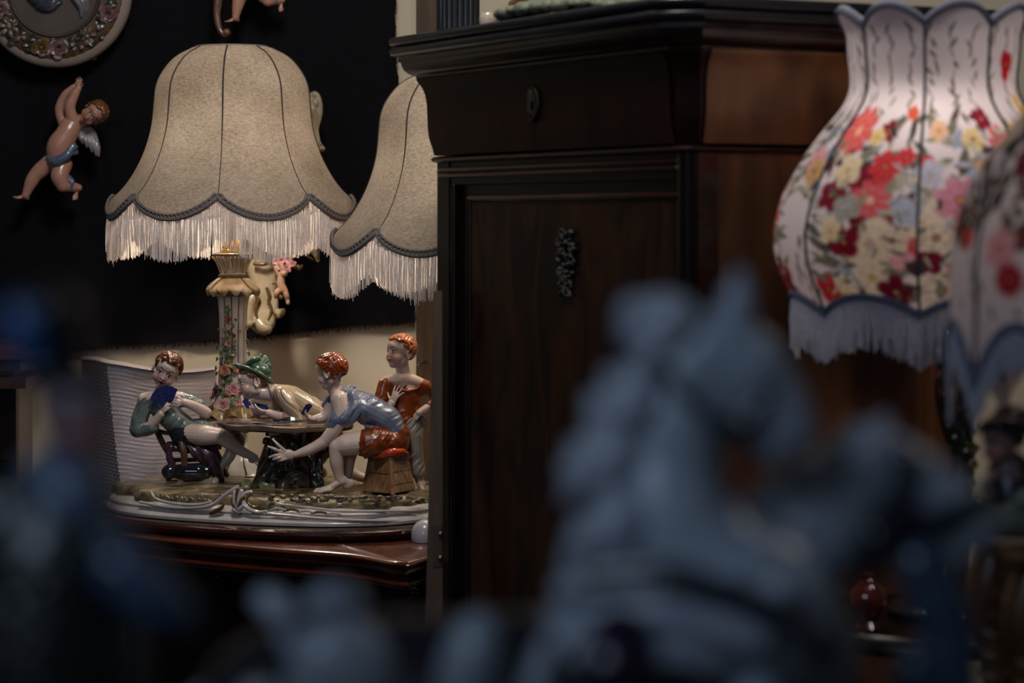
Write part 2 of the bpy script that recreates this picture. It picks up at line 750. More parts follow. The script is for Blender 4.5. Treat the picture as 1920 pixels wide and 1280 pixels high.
def foot(F, ank, d, up, L, r=1.0, toes=True):
    """bare foot: ankle point, toe direction, up"""
    d = unit(d)
    u = Vector(up)
    u = unit(u - d * u.dot(d))
    s = d.cross(u)
    a = Vector(ank)
    sole = a - u * (0.20 * L)
    F.limb([a, a - u * 0.10 * L - d * 0.08 * L], [0.13 * L * r, 0.14 * L * r], n=10)
    F.blob(sole - d * 0.12 * L + u * 0.04 * L, (0.17 * L, 0.13 * L * r, 0.13 * L), (d, s, u))
    F.limb([a - u * 0.05 * L + d * 0.05 * L, sole + d * 0.30 * L + u * 0.05 * L, sole + d * 0.52 * L + u * 0.0], [0.14 * L * r, 0.125 * L * r, 0.09 * L * r], n=10)
    F.blob(sole + d * 0.45 * L - u * 0.0 * L, (0.22 * L, 0.19 * L * r, 0.085 * L), (d, s, u))
    for i in range(5):
        b = sole + d * ((0.58 - 0.035 * abs(i - 0.7) * 1.3) * L) + s * ((0.145 - 0.072 * i) * L * r) - u * 0.015 * L
        rr = (0.062 if i == 0 else 0.042) * L
        F.limb([b - d * 0.06 * L, b + d * 0.10 * L + u * 0.012 * L, b + d * 0.17 * L - u * 0.015 * L], [rr, rr, rr * 0.85], n=8, sub=2)


def folds(F, me, dirs, lam=9.0, amp=1.2, seed=0.0):
    """cloth folds pressed into a finished surface; dirs = fold-crossing direction(s) in photo pixels"""
    co = coords(me)
    no = normals(me)
    q = F.to_px(co)
    ph = q @ np.array(dirs, dtype=np.float32)
    wob = np.sin(q[:, 0] * 0.06 + q[:, 1] * 0.045 + seed) * 3.0 + np.sin(q[:, 1] * 0.11 - q[:, 0] * 0.05 + seed * 2) * 1.3 + np.sin(q[:, 2] * 0.09 + seed) * 1.0
    h = np.sin(ph * 2 * PI / lam + wob)
    h = 0.7 * h + 0.35 * np.sin(ph * 2 * PI / (lam * 0.47) + 1.7 * wob)
    env = np.clip(0.35 + 0.65 * np.sin(q[:, 0] * 0.075 - q[:, 1] * 0.095 + q[:, 2] * 0.05 + seed * 3), 0.05, 1)
    set_coords(me, co + no * (h * env * amp * F.s)[:, None])
    me.shade_smooth()


# ------------------------------------------------------------------ small shared meshes
def petal_patch(mb, a0, half, r0, r1, z0, z1, curl, nu=5, nv=4):
    def fn(u, v):
        a = a0 + (u - 0.5) * 2 * half
        edge = 1 - 0.28 * (2 * u - 1) ** 2
        vv = v * edge
        r = r0 + (r1 - r0) * (vv ** 0.8) + curl * max(0, vv - 0.7) * 1.0
        z = z0 + (z1 - z0) * math.sin(vv * PI / 2) - curl * 0.9 * max(0, vv - 0.75)
        return Vector((r * math.cos(a), r * math.sin(a), z))
    mb.grid(fn, nu, nv)


def rose_mesh():
    mb = MB()
    mb.lathe((0, 0, 0), [(0.10, -0.1), (0.3, 0.0), (0.2, 0.25), (0.08, 0.34)], n=8)
    n = 15
    for k in range(n):
        t = k / (n - 1)
        a = k * 2.39996
        petal_patch(mb, a, 1.15 - 0.5 * t, 0.05 + 0.10 * t, 0.18 + 0.80 * t, -0.10 + 0.02 * k / n, 0.62 - 0.36 * t, 0.10 + 0.45 * t)
    return mb.mesh('rose', sharp=None)


def bud_mesh():
    mb = MB()
    mb.lathe((0, 0, 0), [(0.05, -0.1), (0.5, 0.15), (0.55, 0.5), (0.3, 0.95), (0.04, 1.2)], n=10, fn=lambda a, j, r, z: (r * (1 + 0.12 * math.sin(3 * a + z * 4)), z))
    return mb.mesh('bud', sharp=None)


def daisy_mesh():
    mb = MB()
    for k in range(13):
        a = 2 * PI * k / 13 + 0.15 * math.sin(k * 3)
        d = Vector((math.cos(a), math.sin(a), 0))
        s = Vector((-math.sin(a), math.cos(a), 0))
        mb.ell(d * 0.62 + Vector((0, 0, 0.12 + 0.06 * math.sin(k * 2.1))), (0.38, 0.12, 0.07), (d, s, Vector((0, 0, 1))), 8, 5)
    mb.ell((0, 0, 0.12), (0.26, 0.26, 0.2), None, 10, 6)
    return mb.mesh('daisy', sharp=None)


def leaf_mesh():
    mb = MB()

    def fn(u, v):
        w = math.sin(PI * min(1, v * 0.97 + 0.02)) ** 0.8 * 0.42
        x = (u - 0.5) * 2 * w * (1 + 0.12 * math.sin(v * 22))
        return Vector((x, v * 1.0, 0.14 * abs(u - 0.5) * 2 * (0.4 + w) + 0.14 * math.sin(v * 3.0)))

    def fn2(u, v):
        return fn(1 - u, v) - Vector((0, 0, 0.05))
    mb.grid(fn, 7, 9)
    mb.grid(fn2, 7, 9)
    return mb.mesh('leaf', sharp=None)


ROSE, BUD, DAISY, LEAF = rose_mesh(), bud_mesh(), daisy_mesh(), leaf_mesh()
for _m in (ROSE, BUD, DAISY, LEAF):
    _m.materials.append(None)
# ------------------------------------------------------------------ materials
M = {}
M['wall'] = mat('cream_wall_paint', '#d8cdb6', 0.75, color2='#cbbea4', nscale=3, stretch=(1, 1, 0.3), bump=0.2, bscale=40)
M['floor'] = mat('dark_floor_boards', '#2a1c14', 0.5, color2='#1a110c', nscale=4, stretch=(6, 0.6, 1))
M['drape'] = mat('black_cloth', '#0c0b0f', 0.95, color2='#131217', nscale=160, stretch=(1, 1, 1), sheen=0.05, bump=0.3, bscale=700, spec=0.15)
M['trim_wood'] = mat('old_brown_wood', '#5a4020', 0.6, color2='#3c2a14', nscale=9, stretch=(6, 6, 0.5), bump=0.2)
M['plank'] = mat('grey_brown_board', '#4c3b2c', 0.65, color2='#382a20', nscale=14, stretch=(5, 5, 0.4), bump=0.3)
M['mahogany'] = mat('dark_mahogany', '#301309', 0.28, color2='#170905', nscale=5, stretch=(4, 4, 0.7), coat=0.35, distort=0.6, bump=0.06)
M['mahogany_flat'] = mat('dull_dark_mahogany', '#2a0f08', 0.42, color2='#120604', nscale=5, stretch=(4, 4, 0.7), distort=0.6, spec=0.14, coat=0.03)
M['mahogany_black'] = mat('blackened_mahogany', '#140906', 0.34, color2='#0b0504', nscale=6, stretch=(4, 4, 1), coat=0.04, spec=0.22)
M['ebony'] = mat('ebonised_wood', '#15151a', 0.34, color2='#1d1d22', nscale=20, coat=0.25)
M['burr'] = mat('burr_veneer', '#0e0705', 0.4, color2='#32180a', nscale=5, stretch=(2.5, 2.5, 0.7), distort=2.0, detail=6, coat=0.02, spec=0.2, contrast=0.7)
M['walnut_side'] = mat('walnut_veneer', '#84542e', 0.42, color2='#4a2c14', nscale=3.2, stretch=(3.5, 3.5, 0.55), distort=1.6, detail=6, coat=0.15)
M['console'] = mat('polished_mahogany_top', '#5a2614', 0.20, color2='#34150b', nscale=6, stretch=(1, 4, 1), coat=0.5, bump=0.04)
M['steel'] = mat('screw_steel', '#8f9398', 0.3, metal=1.0)
M['old_brass'] = mat('dull_brass', '#3e3828', 0.5, metal=0.7)
M['carving'] = mat('grey_green_carving', '#302f28', 0.6, color2='#1d1c17', nscale=60)

# ------------------------------------------------------------------ room
WALLY = 5.32
struct('floor', MB().box((0.2, 2.6, -0.03), (6.0, 6.4, 0.06)), M['floor'])
struct('wall_back', MB().box((0.2, WALLY + 0.05, 1.5), (6.0, 0.1, 3.0)), M['wall'])

# brown casing on the wall right of the cream strip
def wx(px, d):
    return (px - 960) / FPX * d


def wz(py, d):
    return CAMZ - (py - HORIZ) / FPX * d


mb = MB()
x0, x1 = wx(781, WALLY), wx(880, WALLY)
mb.box(((x0 + x1) / 2, WALLY - 0.011, 1.4), (x1 - x0, 0.022, 2.79))
struct('trim_1', mb, M['trim_wood'])

t = thing('nail', 'long thin nail sticking out of the brown wood casing', 'nail', P(797, 679, WALLY - 0.02))
mb = MB()
mb.tube([P(799, 676, WALLY - 0.02), P(786, 684, WALLY - 0.075)], 0.0016, n=8)
part('shank', mb, M['steel'], t)
mb = MB()
mb.tube([P(786.6, 683.7, WALLY - 0.074), P(785.6, 684.3, WALLY - 0.077)], 0.0034, n=10)
part('nail_head', mb, M['steel'], t)

# ------------------------------------------------------------------ black cloth pinned to the wall
def drape_bottom(px):
    return np.interp(px, [-150, 0, 165, 300, 420, 520, 640, 740, 790], [672, 662, 651, 645, 636, 628, 613, 604, 600])


def drape_right(py):
    return np.interp(py, [-400, 0, 60, 130, 300, 500, 605], [738, 742, 741, 744, 757, 771, 778])


rnd = random.Random(3)
mb = MB()
NU, NV = 120, 90
DD = WALLY - 0.018


def dr(u, v):
    py_t = -420
    pxl = -170
    # first guess of column, then the sloping right edge
    py0 = py_t + v * (620 - py_t)
    pxr = drape_right(py0) + 1.5 * math.sin(py0 * 0.13) * (1 if u > 0.99 else 0)
    px = pxl + u * (pxr - pxl)
    py = py_t + v * (drape_bottom(px) - py_t)
    fold = 0.006 * math.sin(px * 0.021 + py * 0.003) + 0.004 * math.sin(px * 0.055 - py * 0.008 + 1)
    fold *= 0.4 + 0.6 * v
    return P(px, py, DD - 0.006 + fold)


mb.grid(dr, NU, NV)
n0 = len(mb.v)
back = [(x, y + 0.004, z) for x, y, z in mb.v]
mb.add(back, [tuple(reversed(q)) for q in mb.f[:]])
drape = thing('black_drape', 'large black cloth with frayed lower edge hung on the cream wall', 'drape', P(300, 640, DD))
part('cloth', mb, M['drape'], drape)
mb = MB()
for i in range(520):
    px = -165 + i * (778 + 165) / 520 + rnd.uniform(-0.8, 0.8)
    py = drape_bottom(px)
    ln = abs(rnd.gauss(3.5, 3.0)) + 1.5
    mb.tube([P(px, py - 2, DD - 0.004), P(px + rnd.gauss(0, 1.2), py + ln, DD - 0.006)], 0.0007, n=4, caps=False)
for i in range(160):
    py = -10 + i * 615 / 160
    px = drape_right(py)
    mb.tube([P(px - 2, py, DD - 0.004), P(px + abs(rnd.gauss(1.5, 1.5)), py + rnd.gauss(0, 1.5), DD - 0.006)], 0.0007, n=4, caps=False)
part('frayed_threads', mb, M['drape'], drape, kind='stuff')

# ------------------------------------------------------------------ dark shelf unit at the far left
D = 5.05
t = thing('wall_shelf_unit', 'dark brown wooden shelf unit at the far left edge by the black cloth', 'shelf', P(-60, 960, D))
xl, xr = wx(-260, D), wx(52, D)
shelf_mat = mat('reddish_shelf_wood', '#5a2c14', 0.35, color2='#38190c', nscale=6, stretch=(1, 4, 4), coat=0.3)
for py, th, pr in ((655, 0.030, 0.02), (683, 0.016, 0.0), (712, 0.022, 0.015)):
    part('moulding', MB().box(((xl + xr) / 2, D + 0.05 - pr / 2, wz(py, D)), (xr - xl + pr * 2, 0.26 + pr, th)), shelf_mat, t)
part('panel', MB().box(((xl + xr) / 2 - 0.01, D + 0.08, (wz(690, D)) / 2), (xr - xl - 0.03, 0.2, wz(690, D))), shelf_mat, t)
part('stile', MB().box((xr - 0.035, D - 0.03, wz(725, D) / 2), (0.04, 0.03, wz(725, D))), M['mahogany_black'], t)
part('rail', MB().box(((xl + xr) / 2, D - 0.03, wz(880, D)), (xr - xl - 0.05, 0.03, 0.05)), M['mahogany_black'], t)

# ------------------------------------------------------------------ secretaire cabinet
C1 = Vector((-0.128, 4.14, 0))
FV = Vector((0.4623, -0.8867, 0)).normalized()
BV = Vector((0.8867, 0.4623, 0)).normalized()
W_, D_ = 0.8007, 0.47


def K(f, b, z):
    p = C1 + FV * f + BV * b
    return Vector((p.x, p.y, z))


def zl(py):
    return CAMZ + (HORIZ - py) * 4.10 / FPX


cab = thing('secretaire_cabinet', 'tall dark mahogany cabinet with heavy moulded cornice, standing at an angle', 'cabinet', K(W_ / 2, D_ / 2, 0))
ch = 0.016
outline = [K(0, D_, 0), K(0, 0, 0), K(W_ - 0.002, 0, 0), K(W_ + ch, ch, 0), K(W_ + ch, D_, 0)]
outline2 = [(p.x, p.y) for p in outline]


def bead(o, z0, z1, depth, n=5):
    """half-round between z0 and z1 (upwards), standing depth proud of o"""
    return [(o + depth * math.sin(PI * k / n), z0 + (z1 - z0) * (0.5 - 0.5 * math.cos(PI * k / n))) for k in range(n + 1)]


prof = [(0.0, zl(104))] + bead(0.055, zl(103), zl(84), 0.007) + bead(0.056, zl(83), zl(65), 0.007) + [(0.048, zl(64))]
part('top_slab', MB().sweep(outline2, prof), M['ebony'], cab)
prof = [(0.0, zl(143)), (0.027, zl(143)), (0.028, zl(140)), (0.033, zl(138)), (0.038, zl(134.5)), (0.0425, zl(129)), (0.0455, zl(122)), (0.047, zl(114)), (0.051, zl(112)), (0.051, zl(104)), (0.0, zl(104))]
part('cornice', MB().sweep(outline2, prof), M['mahogany'], cab)
ogee = [(0.004, 290), (0.0065, 276), (0.0105, 258), (0.0122, 240), (0.0128, 215), (0.0135, 193), (0.0155, 176), (0.019, 163), (0.0245, 152), (0.027, 147), (0.027, 143)]
prof = [(0.0, zl(291))] + [(o, zl(y)) for o, y in ogee] + [(0.0, zl(143))]
part('frieze', MB().sweep(outline2, prof), M['mahogany_flat'], cab)
part('side_frieze', MB().sweep([tuple(K(W_ + ch, b, 0)[:2]) for b in (ch + 0.004, 0.2, D_)], [(o + 0.003, z) for o, z in prof[1:-1]], closed=False), M['walnut_side'], cab, label='brown walnut frieze on the side')
prof2 = [(0.0, zl(289))] + [(o + 0.004, zl(y)) for o, y in ogee[:-1]] + [(0.0, zl(147))]
drawer_line = [tuple(K(f, 0, 0)[:2]) for f in np.linspace(0.006, W_ - 0.008, 12)]
mbd = MB().sweep(drawer_line, prof2, closed=False)
np_ = len(drawer_line)
mbd.f.append(tuple(j * np_ for j in range(len(prof2))))
mbd.f.append(tuple(j * np_ + np_ - 1 for j in reversed(range(len(prof2)))))
drawer = part('drawer', mbd, M['mahogany_flat'], cab, label='dark ogee-shaped drawer front')
prof = [(0.0, zl(305))] + bead(0.002, zl(304), zl(293), 0.006) + [(0.0, zl(292))]
part('bead_moulding', MB().sweep(outline2, prof), M['mahogany'], cab)
# carcass
part('carcass', MB().sweep([tuple(K(f, b, 0)[:2]) for f, b in ((0.004, D_ - 0.004), (0.004, 0.034), (W_ - 0.02, 0.034), (W_ - 0.02, D_ - 0.004))], [(0, 0.04), (0, zl(291))]), M['mahogany_black'], cab)
side = MB().hexa([K(W_ - 0.02, 0.03, 0.04), K(W_ + 0.012, 0.03, 0.04), K(W_ + 0.012, D_, 0.04), K(W_ - 0.02, D_, 0.04)],
                 [K(W_ - 0.02, 0.03, zl(297)), K(W_ + 0.012, 0.03, zl(297)), K(W_ + 0.012, D_, zl(297)), K(W_ - 0.02, D_, zl(297))])
part('side_panel', side, M['walnut_side'], cab, label='lighter brown walnut side panel')


def kbox(f0, f1, b0, b1, z0, z1):
    return MB().hexa([K(f0, b0, z0), K(f1, b0, z0), K(f1, b1, z0), K(f0, b1, z0)], [K(f0, b0, z1), K(f1, b0, z1), K(f1, b1, z1), K(f0, b1, z1)])


zt = zl(305)
part('stile', kbox(0.0, 0.045, 0.0, 0.036, 0.14, zt), M['mahogany_black'], cab)
mb = MB()
mb.tube([K(W_ - 0.001, 0.012, 0.14), K(W_ - 0.001, 0.012, zt)], 0.0165, n=18, caps=False)
part('corner_column', mb, M['mahogany_black'], cab)
part('corner_stile', kbox(W_ + 0.006, W_ + 0.0145, 0.012, 0.05, 0.04, zt), M['mahogany'], cab)
part('top_rail', kbox(0.045, W_ - 0.014, 0.002, 0.036, zl(346), zt), M['mahogany_black'], cab)
# two fine mouldings across the rail
for py in (318, 329):
    mb = MB()
    mb.tube([K(0.01, 0.001, zl(py)), K(W_ - 0.016, 0.001, zl(py))], 0.0042, n=10)
    part('rail_bead', mb, M['mahogany'], cab)
door = part('door', kbox(0.055, W_ - 0.016, 0.012, 0.036, 0.20, zl(347)), M['mahogany_black'], cab)
z_p = 1.4755
part('door_panel', kbox(0.117, W_ - 0.018, 0.006, 0.02, 0.26, z_p - 0.006), M['burr'], door)
mb = MB()
mb.tube([K(0.110, 0.008, z_p), K(W_ - 0.018, 0.008, z_p)], 0.0062, n=10)
part('panel_moulding', mb, M['mahogany'], door)
mb = MB()
mb.tube([K(0.110, 0.008, 0.25), K(0.110, 0.008, z_p)], 0.0062, n=10)
part('panel_moulding', mb, M['mahogany_black'], door)
mb = MB()
mb.tube([K(0.058, 0.004, 0.2), K(0.058, 0.004, zl(349))], 0.006, n=10)
part('panel_moulding', mb, M['mahogany_black'], door)
part('base_moulding', MB().sweep(outline2, [(0, 0), (0.03, 0), (0.03, 0.07), (0.02, 0.10), (0.008, 0.13), (0, 0.14)]), M['mahogany_black'], cab)

# key plate on the drawer
tk = 0.385
zk = 1.6215
ring = []
for q in range(20):
    a = 2 * PI * q / 20
    fz = zk + 0.025 * math.sin(a)
    ring.append(K(tk + 0.0165 * math.cos(a), -0.0195 + 0.0006 * math.cos(2 * a), fz))
mb = MB()
mb.tube(ring, 0.0036, n=10, closed=True)
mb.tube([K(tk, -0.0175, zk - 0.012), K(tk, -0.0175, zk + 0.013)], 0.012, n=14, flat=0.25)
part('keyhole_plate', mb, M['old_brass'], drawer, label='oval tarnished keyhole plate')
mb = MB()
mb.tube([K(tk, -0.0215, zk - 0.007), K(tk, -0.0215, zk + 0.004)], 0.0028, n=8)
part('keyhole', mb, M['mahogany_black'], drawer)

# carved relief on the door
rnd = random.Random(11)
mb = MB()
zc0, zc1 = 1.425, 1.322
for i in range(200):
    v = rnd.random()
    wv = 0.030 * (0.55 + 0.45 * math.sin(PI * min(1, v * 1.25) ** 0.8)) if v < 0.72 else 0.017 + 0.006 * math.sin(v * 40)
    f = 0.4510 + rnd.uniform(-1, 1) * wv
    z = zc0 + (zc1 - zc0) * v
    a = rnd.uniform(0, PI)
    l = rnd.uniform(0.002, 0.005)
    p = K(f, 0.004, z)
    e = FV * math.cos(a) * l + Vector((0, 0, 1)) * math.sin(a) * l
    mb.tube([p - e, p - BV * rnd.uniform(0.002, 0.006), p + e], [0.0012, 0.0022, 0.001], n=6, sub=2)
part('carved_keyhole_ornament', remeshed(mb, 0.0011, 1), M['carving'], door, label='small grey-green carved ornament')

# ------------------------------------------------------------------ things on the cabinet top
zt_ = zl(64)
pc = K(0.04, 0.02, zt_)
mb = MB()
pr = []
nfl = 20


def flute(a, j, r, z):
    k = abs(math.sin(a * nfl / 2))
    return (r * (0.90 + 0.10 * k ** 0.5) if 1 <= j <= 6 else r, z)


prof = [(0.0375, 0.0), (0.0372, 0.008), (0.0372, 0.10), (0.0368, 0.2), (0.0362, 0.3), (0.036, 0.4), (0.036, 0.405), (0.041, 0.41), (0.041, 0.43)]
mb.lathe(pc, prof, n=160, fn=flute)
t = thing('fluted_column_stand', 'dark fluted column standing on the left end of the cabinet top', 'column', pc)
part('shaft', mb, M['ebony'], t)
part('base_ring', MB().lathe(pc, [(0.034, 0.0), (0.0392, 0.001), (0.0400, 0.004), (0.0392, 0.007), (0.034, 0.008)], n=40), M['ebony'], t)

white_c = mat('white_ceramic', '#b9ae9c', 0.25, color2='#aa9f8c', nscale=12, coat=0.4)
pc = K(0.135, 0.03, zt_)
mb = MB()
mb.lathe(pc, [(0.010, 0), (0.013, 0.003), (0.0155, 0.012), (0.016, 0.02), (0.0155, 0.026), (0.013, 0.030), (0.006, 0.032)], n=30)
whole('ceramic_pot', mb, white_c, 'small white lidded pot between dark column and green figurine base', 'pot')

# green mossy figurine base above the cornice, its figure out of the frame
pc = K(0.36, 0.045, zt_)
t = thing('mossy_figurine', 'green mossy porcelain base with brown log on the cabinet top', 'figurine', pc)
mb = MB()
for i in range(160):
    a = rnd.uniform(0, 2 * PI)
    q = math.sqrt(rnd.random())
    p = pc + FV * (0.145 * q * math.cos(a)) + BV * (0.075 * q * math.sin(a)) + Vector((0, 0, 0.0165 + 0.018 * (1 - q)))
    mb.ell(p, (rnd.uniform(0.01, 0.022), rnd.uniform(0.01, 0.02), rnd.uniform(0.008, 0.013)), None, 8, 6)
part('mossy_base', remeshed(mb, 0.002, 6), mat('moss_glaze', '#565c4c', 0.6, color2='#7c7f6c', nscale=60), t)
mb = MB()
mb.tube([pc - FV * 0.12 - BV * 0.02 + Vector((0, 0, 0.034)), pc - FV * 0.06 - BV * 0.02 + Vector((0, 0, 0.046)), pc + FV * 0.01 + Vector((0, 0, 0.05))], [0.012, 0.013, 0.009], n=10)
part('log', mb, mat('log_glaze', '#8a5a34', 0.35, color2='#5a3820', nscale=60, coat=0.4), t)
mb = MB()
mb.tube([pc + Vector((0, 0, 0.02)), pc + Vector((0.0, 0, 0.07)), pc + Vector((0.004, 0, 0.13))], [0.03, 0.026, 0.032], n=14)
mb.ell(pc + Vector((0.0, 0, 0.185)), (0.019, 0.02, 0.025))
mb.tube([pc + Vector((0, 0, 0.13)), pc + Vector((0.0, 0, 0.17))], 0.010)
for s in (-1, 1):
    mb.tube([pc + FV * (0.028 * s) + Vector((0, 0, 0.14)), pc + FV * (0.045 * s) - BV * 0.01 + Vector((0, 0, 0.10)), pc + FV * (0.03 * s) - BV * 0.035 + Vector((0, 0, 0.085))], [0.012, 0.009, 0.007])
part('seated_figure', remeshed(mb, 0.002, 2), mat('figure_glaze', '#8a6a58', 0.3, coat=0.4), t)

# ------------------------------------------------------------------ leaning plank
DT, DB = 4.06, 3.92
tl = thing('wooden_plank', 'grey brown wooden plank leaning against the left end of the cabinet', 'plank', (wx(808, DB), DB, 0))
zb = 0.0


def plank_pt(side, v, back):
    # v 0 at floor .. 1 at the top
    d = DB + (DT - DB) * v + back
    z = 0.0 + v * 1.319
    x_bl, x_br = wx(775, DB), wx(832, DB) - 0.0
    x_tl, x_tr = wx(813, DT), wx(829, DT)
    x = (x_bl + (x_tl - x_bl) * v) if side == 0 else (x_br + (x_tr - x_br) * v)
    return Vector((x, d, z))


part('board', MB().hexa([plank_pt(0, 0, 0), plank_pt(1, 0, 0), plank_pt(1, 0, 0.022), plank_pt(0, 0, 0.022)],
                        [plank_pt(0, 1, 0), plank_pt(1, 1, 0), plank_pt(1, 1, 0.022), plank_pt(0, 1, 0.022)]), M['plank'], tl)
dplate = DB + (DT - DB) * 0.66
mb = MB()
for y0, y1 in ((985, 1062),):
    dd = dplate - 0.002
    mb.hexa([P(812, y1, dd), P(829.5, y1, dd), P(829.5, y1, dd + 0.02), P(812, y1, dd + 0.02)], [P(812, y0, dd), P(829.5, y0, dd), P(829.5, y0, dd + 0.02), P(812, y0, dd + 0.02)])
plate = part('hinge_plate', mb, M['plank'], tl, label='small wooden fixing plate with two screws')
for py in (1001, 1046):
    mb = MB()
    mb.ell(P(825.5, py, dplate - 0.003), (0.0040, 0.0025, 0.0040), None, 12, 8)
    mb.box(P(825.5, py, dplate - 0.0052), (0.0052, 0.001, 0.001))
    part('screw', mb, M['steel'], plate)

# ------------------------------------------------------------------ dark commode under the lamp, its closed body added for darkness
ZC = CAMZ - 0.60
pts = [(-0.80, 5.28), (-0.815, 5.05), (-0.822, 4.85), (-0.812, 4.73), (-0.785, 4.64), (-0.735, 4.56), (-0.66, 4.485), (-0.57, 4.42), (-0.47, 4.36), (-0.385, 4.315), (-0.32, 4.285), (-0.275, 4.255), (-0.245, 4.225),
       (-0.222, 4.195), (-0.205, 4.175), (-0.19, 4.165), (-0.178, 4.162)]
line = []
for i in range(len(pts) - 1):
    for k in range(3):
        u = k / 3
        p0, p1, p2, p3 = [Vector(pts[max(0, min(len(pts) - 1, j))]) for j in (i - 1, i, i + 1, i + 2)]
        line.append(0.5 * ((2 * p1) + (p2 - p0) * u + (2 * p0 - 5 * p1 + 4 * p2 - p3) * u * u + (3 * p1 - p0 - 3 * p2 + p3) * u ** 3))
line.append(Vector(pts[-1]))
line += [Vector((-0.15, 4.23)), Vector((0.08, 4.40)), Vector((0.085, 5.28))]
com_line = [(p.x, p.y) for p in line]
com = thing('mahogany_console', 'dark polished mahogany commode with serpentine moulded top and added dark body under the lamps', 'console', (-0.48, 4.75, 0))
part('top', MB().sweep(com_line, [(-0.03, ZC - 0.026), (-0.012, ZC - 0.026), (-0.008, ZC - 0.022), (-0.0095, ZC - 0.018), (-0.004, ZC - 0.014), (0.0, ZC - 0.010), (0.001, ZC - 0.006), (-0.001, ZC - 0.003), (-0.006, ZC)]), M['console'], com)
part('edge_moulding', MB().sweep(com_line, [(-0.05, ZC - 0.052), (-0.02, ZC - 0.052), (-0.014, ZC - 0.050)] + bead(-0.014, ZC - 0.046, ZC - 0.036, 0.009) + [(-0.020, ZC - 0.033), (-0.016, ZC - 0.029), (-0.02, ZC - 0.026)]), M['console'], com)
part('body', MB().sweep(com_line, [(-0.07, 0.12), (-0.06, 0.2), (-0.05, 0.55), (-0.055, 0.72), (-0.045, ZC - 0.052)]), M['mahogany_black'], com)  # dark body added to fill the shade beneath the top
part('plinth', MB().sweep(com_line, [(-0.05, 0.0), (-0.05, 0.08), (-0.07, 0.12)]), M['mahogany_black'], com)
# carved leaf sprays on the front of the body
for cx, cy, s in ((400, 1098, 1), (430, 1100, -1), (755, 1120, 1)):
    mb = MB()
    for k in range(5):
        a = -0.5 + k * 0.35
        dd = 4.44 if cx < 500 else 4.19
        p = P(cx, cy, dd)
        q = p + Vector((s * 0.03 * math.cos(a), -0.006, 0.03 * math.sin(a)))
        mb.tube([p, (p + q) / 2 + Vector((0, -0.008, 0.006)), q], [0.004, 0.005, 0.0015], n=7)
    part('carved_leaf', mb, M['mahogany_black'], com)

# small white round ornament beside the plank
mb = MB()
pz = P(797, 1036, 4.42)
pz.z = ZC
mb.lathe(pz, [(0.012, 0.0), (0.0245, 0.001), (0.026, 0.008), (0.0255, 0.018), (0.022, 0.028), (0.0155, 0.036), (0.007, 0.0405), (0.001, 0.042)], n=36)
whole('ceramic_dome', mb, mat('white_glaze', '#a8a2aa', 0.25, coat=0.4), 'small white ceramic dome on the commode beside the leaning plank', 'ornament')
# ------------------------------------------------------------------ fringed parchment shades
M['parch'] = cloth_translucent('parchment_fabric', '#b9a997', '#8b7a67', trans=0.075, nscale=150, fibre=True, bump=0.08, stretch=(1, 1, 2.2))
M['fringe'] = cloth_translucent('ivory_fringe', '#ece2dc', '#d5cac4', trans=0.11, nscale=200, bump=0.0)
M['braid'] = mat('grey_braid', '#837a75', 0.85, color2='#69615e', nscale=300)
M['piping'] = mat('dark_piping', '#4a4038', 0.8)
M['brass'] = mat('polished_brass', '#b08a3c', 0.28, metal=1.0)
M['bulb'] = bpy.data.materials.new('bulb_glass')
M['bulb'].use_nodes = True
_n = M['bulb'].node_tree
_n.nodes.remove(_n.nodes['Principled BSDF'])
_t, _e, _x = _n.nodes.new('ShaderNodeBsdfTransparent'), _n.nodes.new('ShaderNodeEmission'), _n.nodes.new('ShaderNodeMixShader')
_e.inputs[0].default_value = C('#ffdcae')
_e.inputs[1].default_value = 3.0
_x.inputs[0].default_value = 0.25
_n.links.new(_t.outputs[0], _x.inputs[1])
_n.links.new(_e.outputs[0], _x.inputs[2])
_n.links.new(_x.outputs[0], _n.nodes['Material Output'].inputs[0])

S49 = 4.9 / FPX


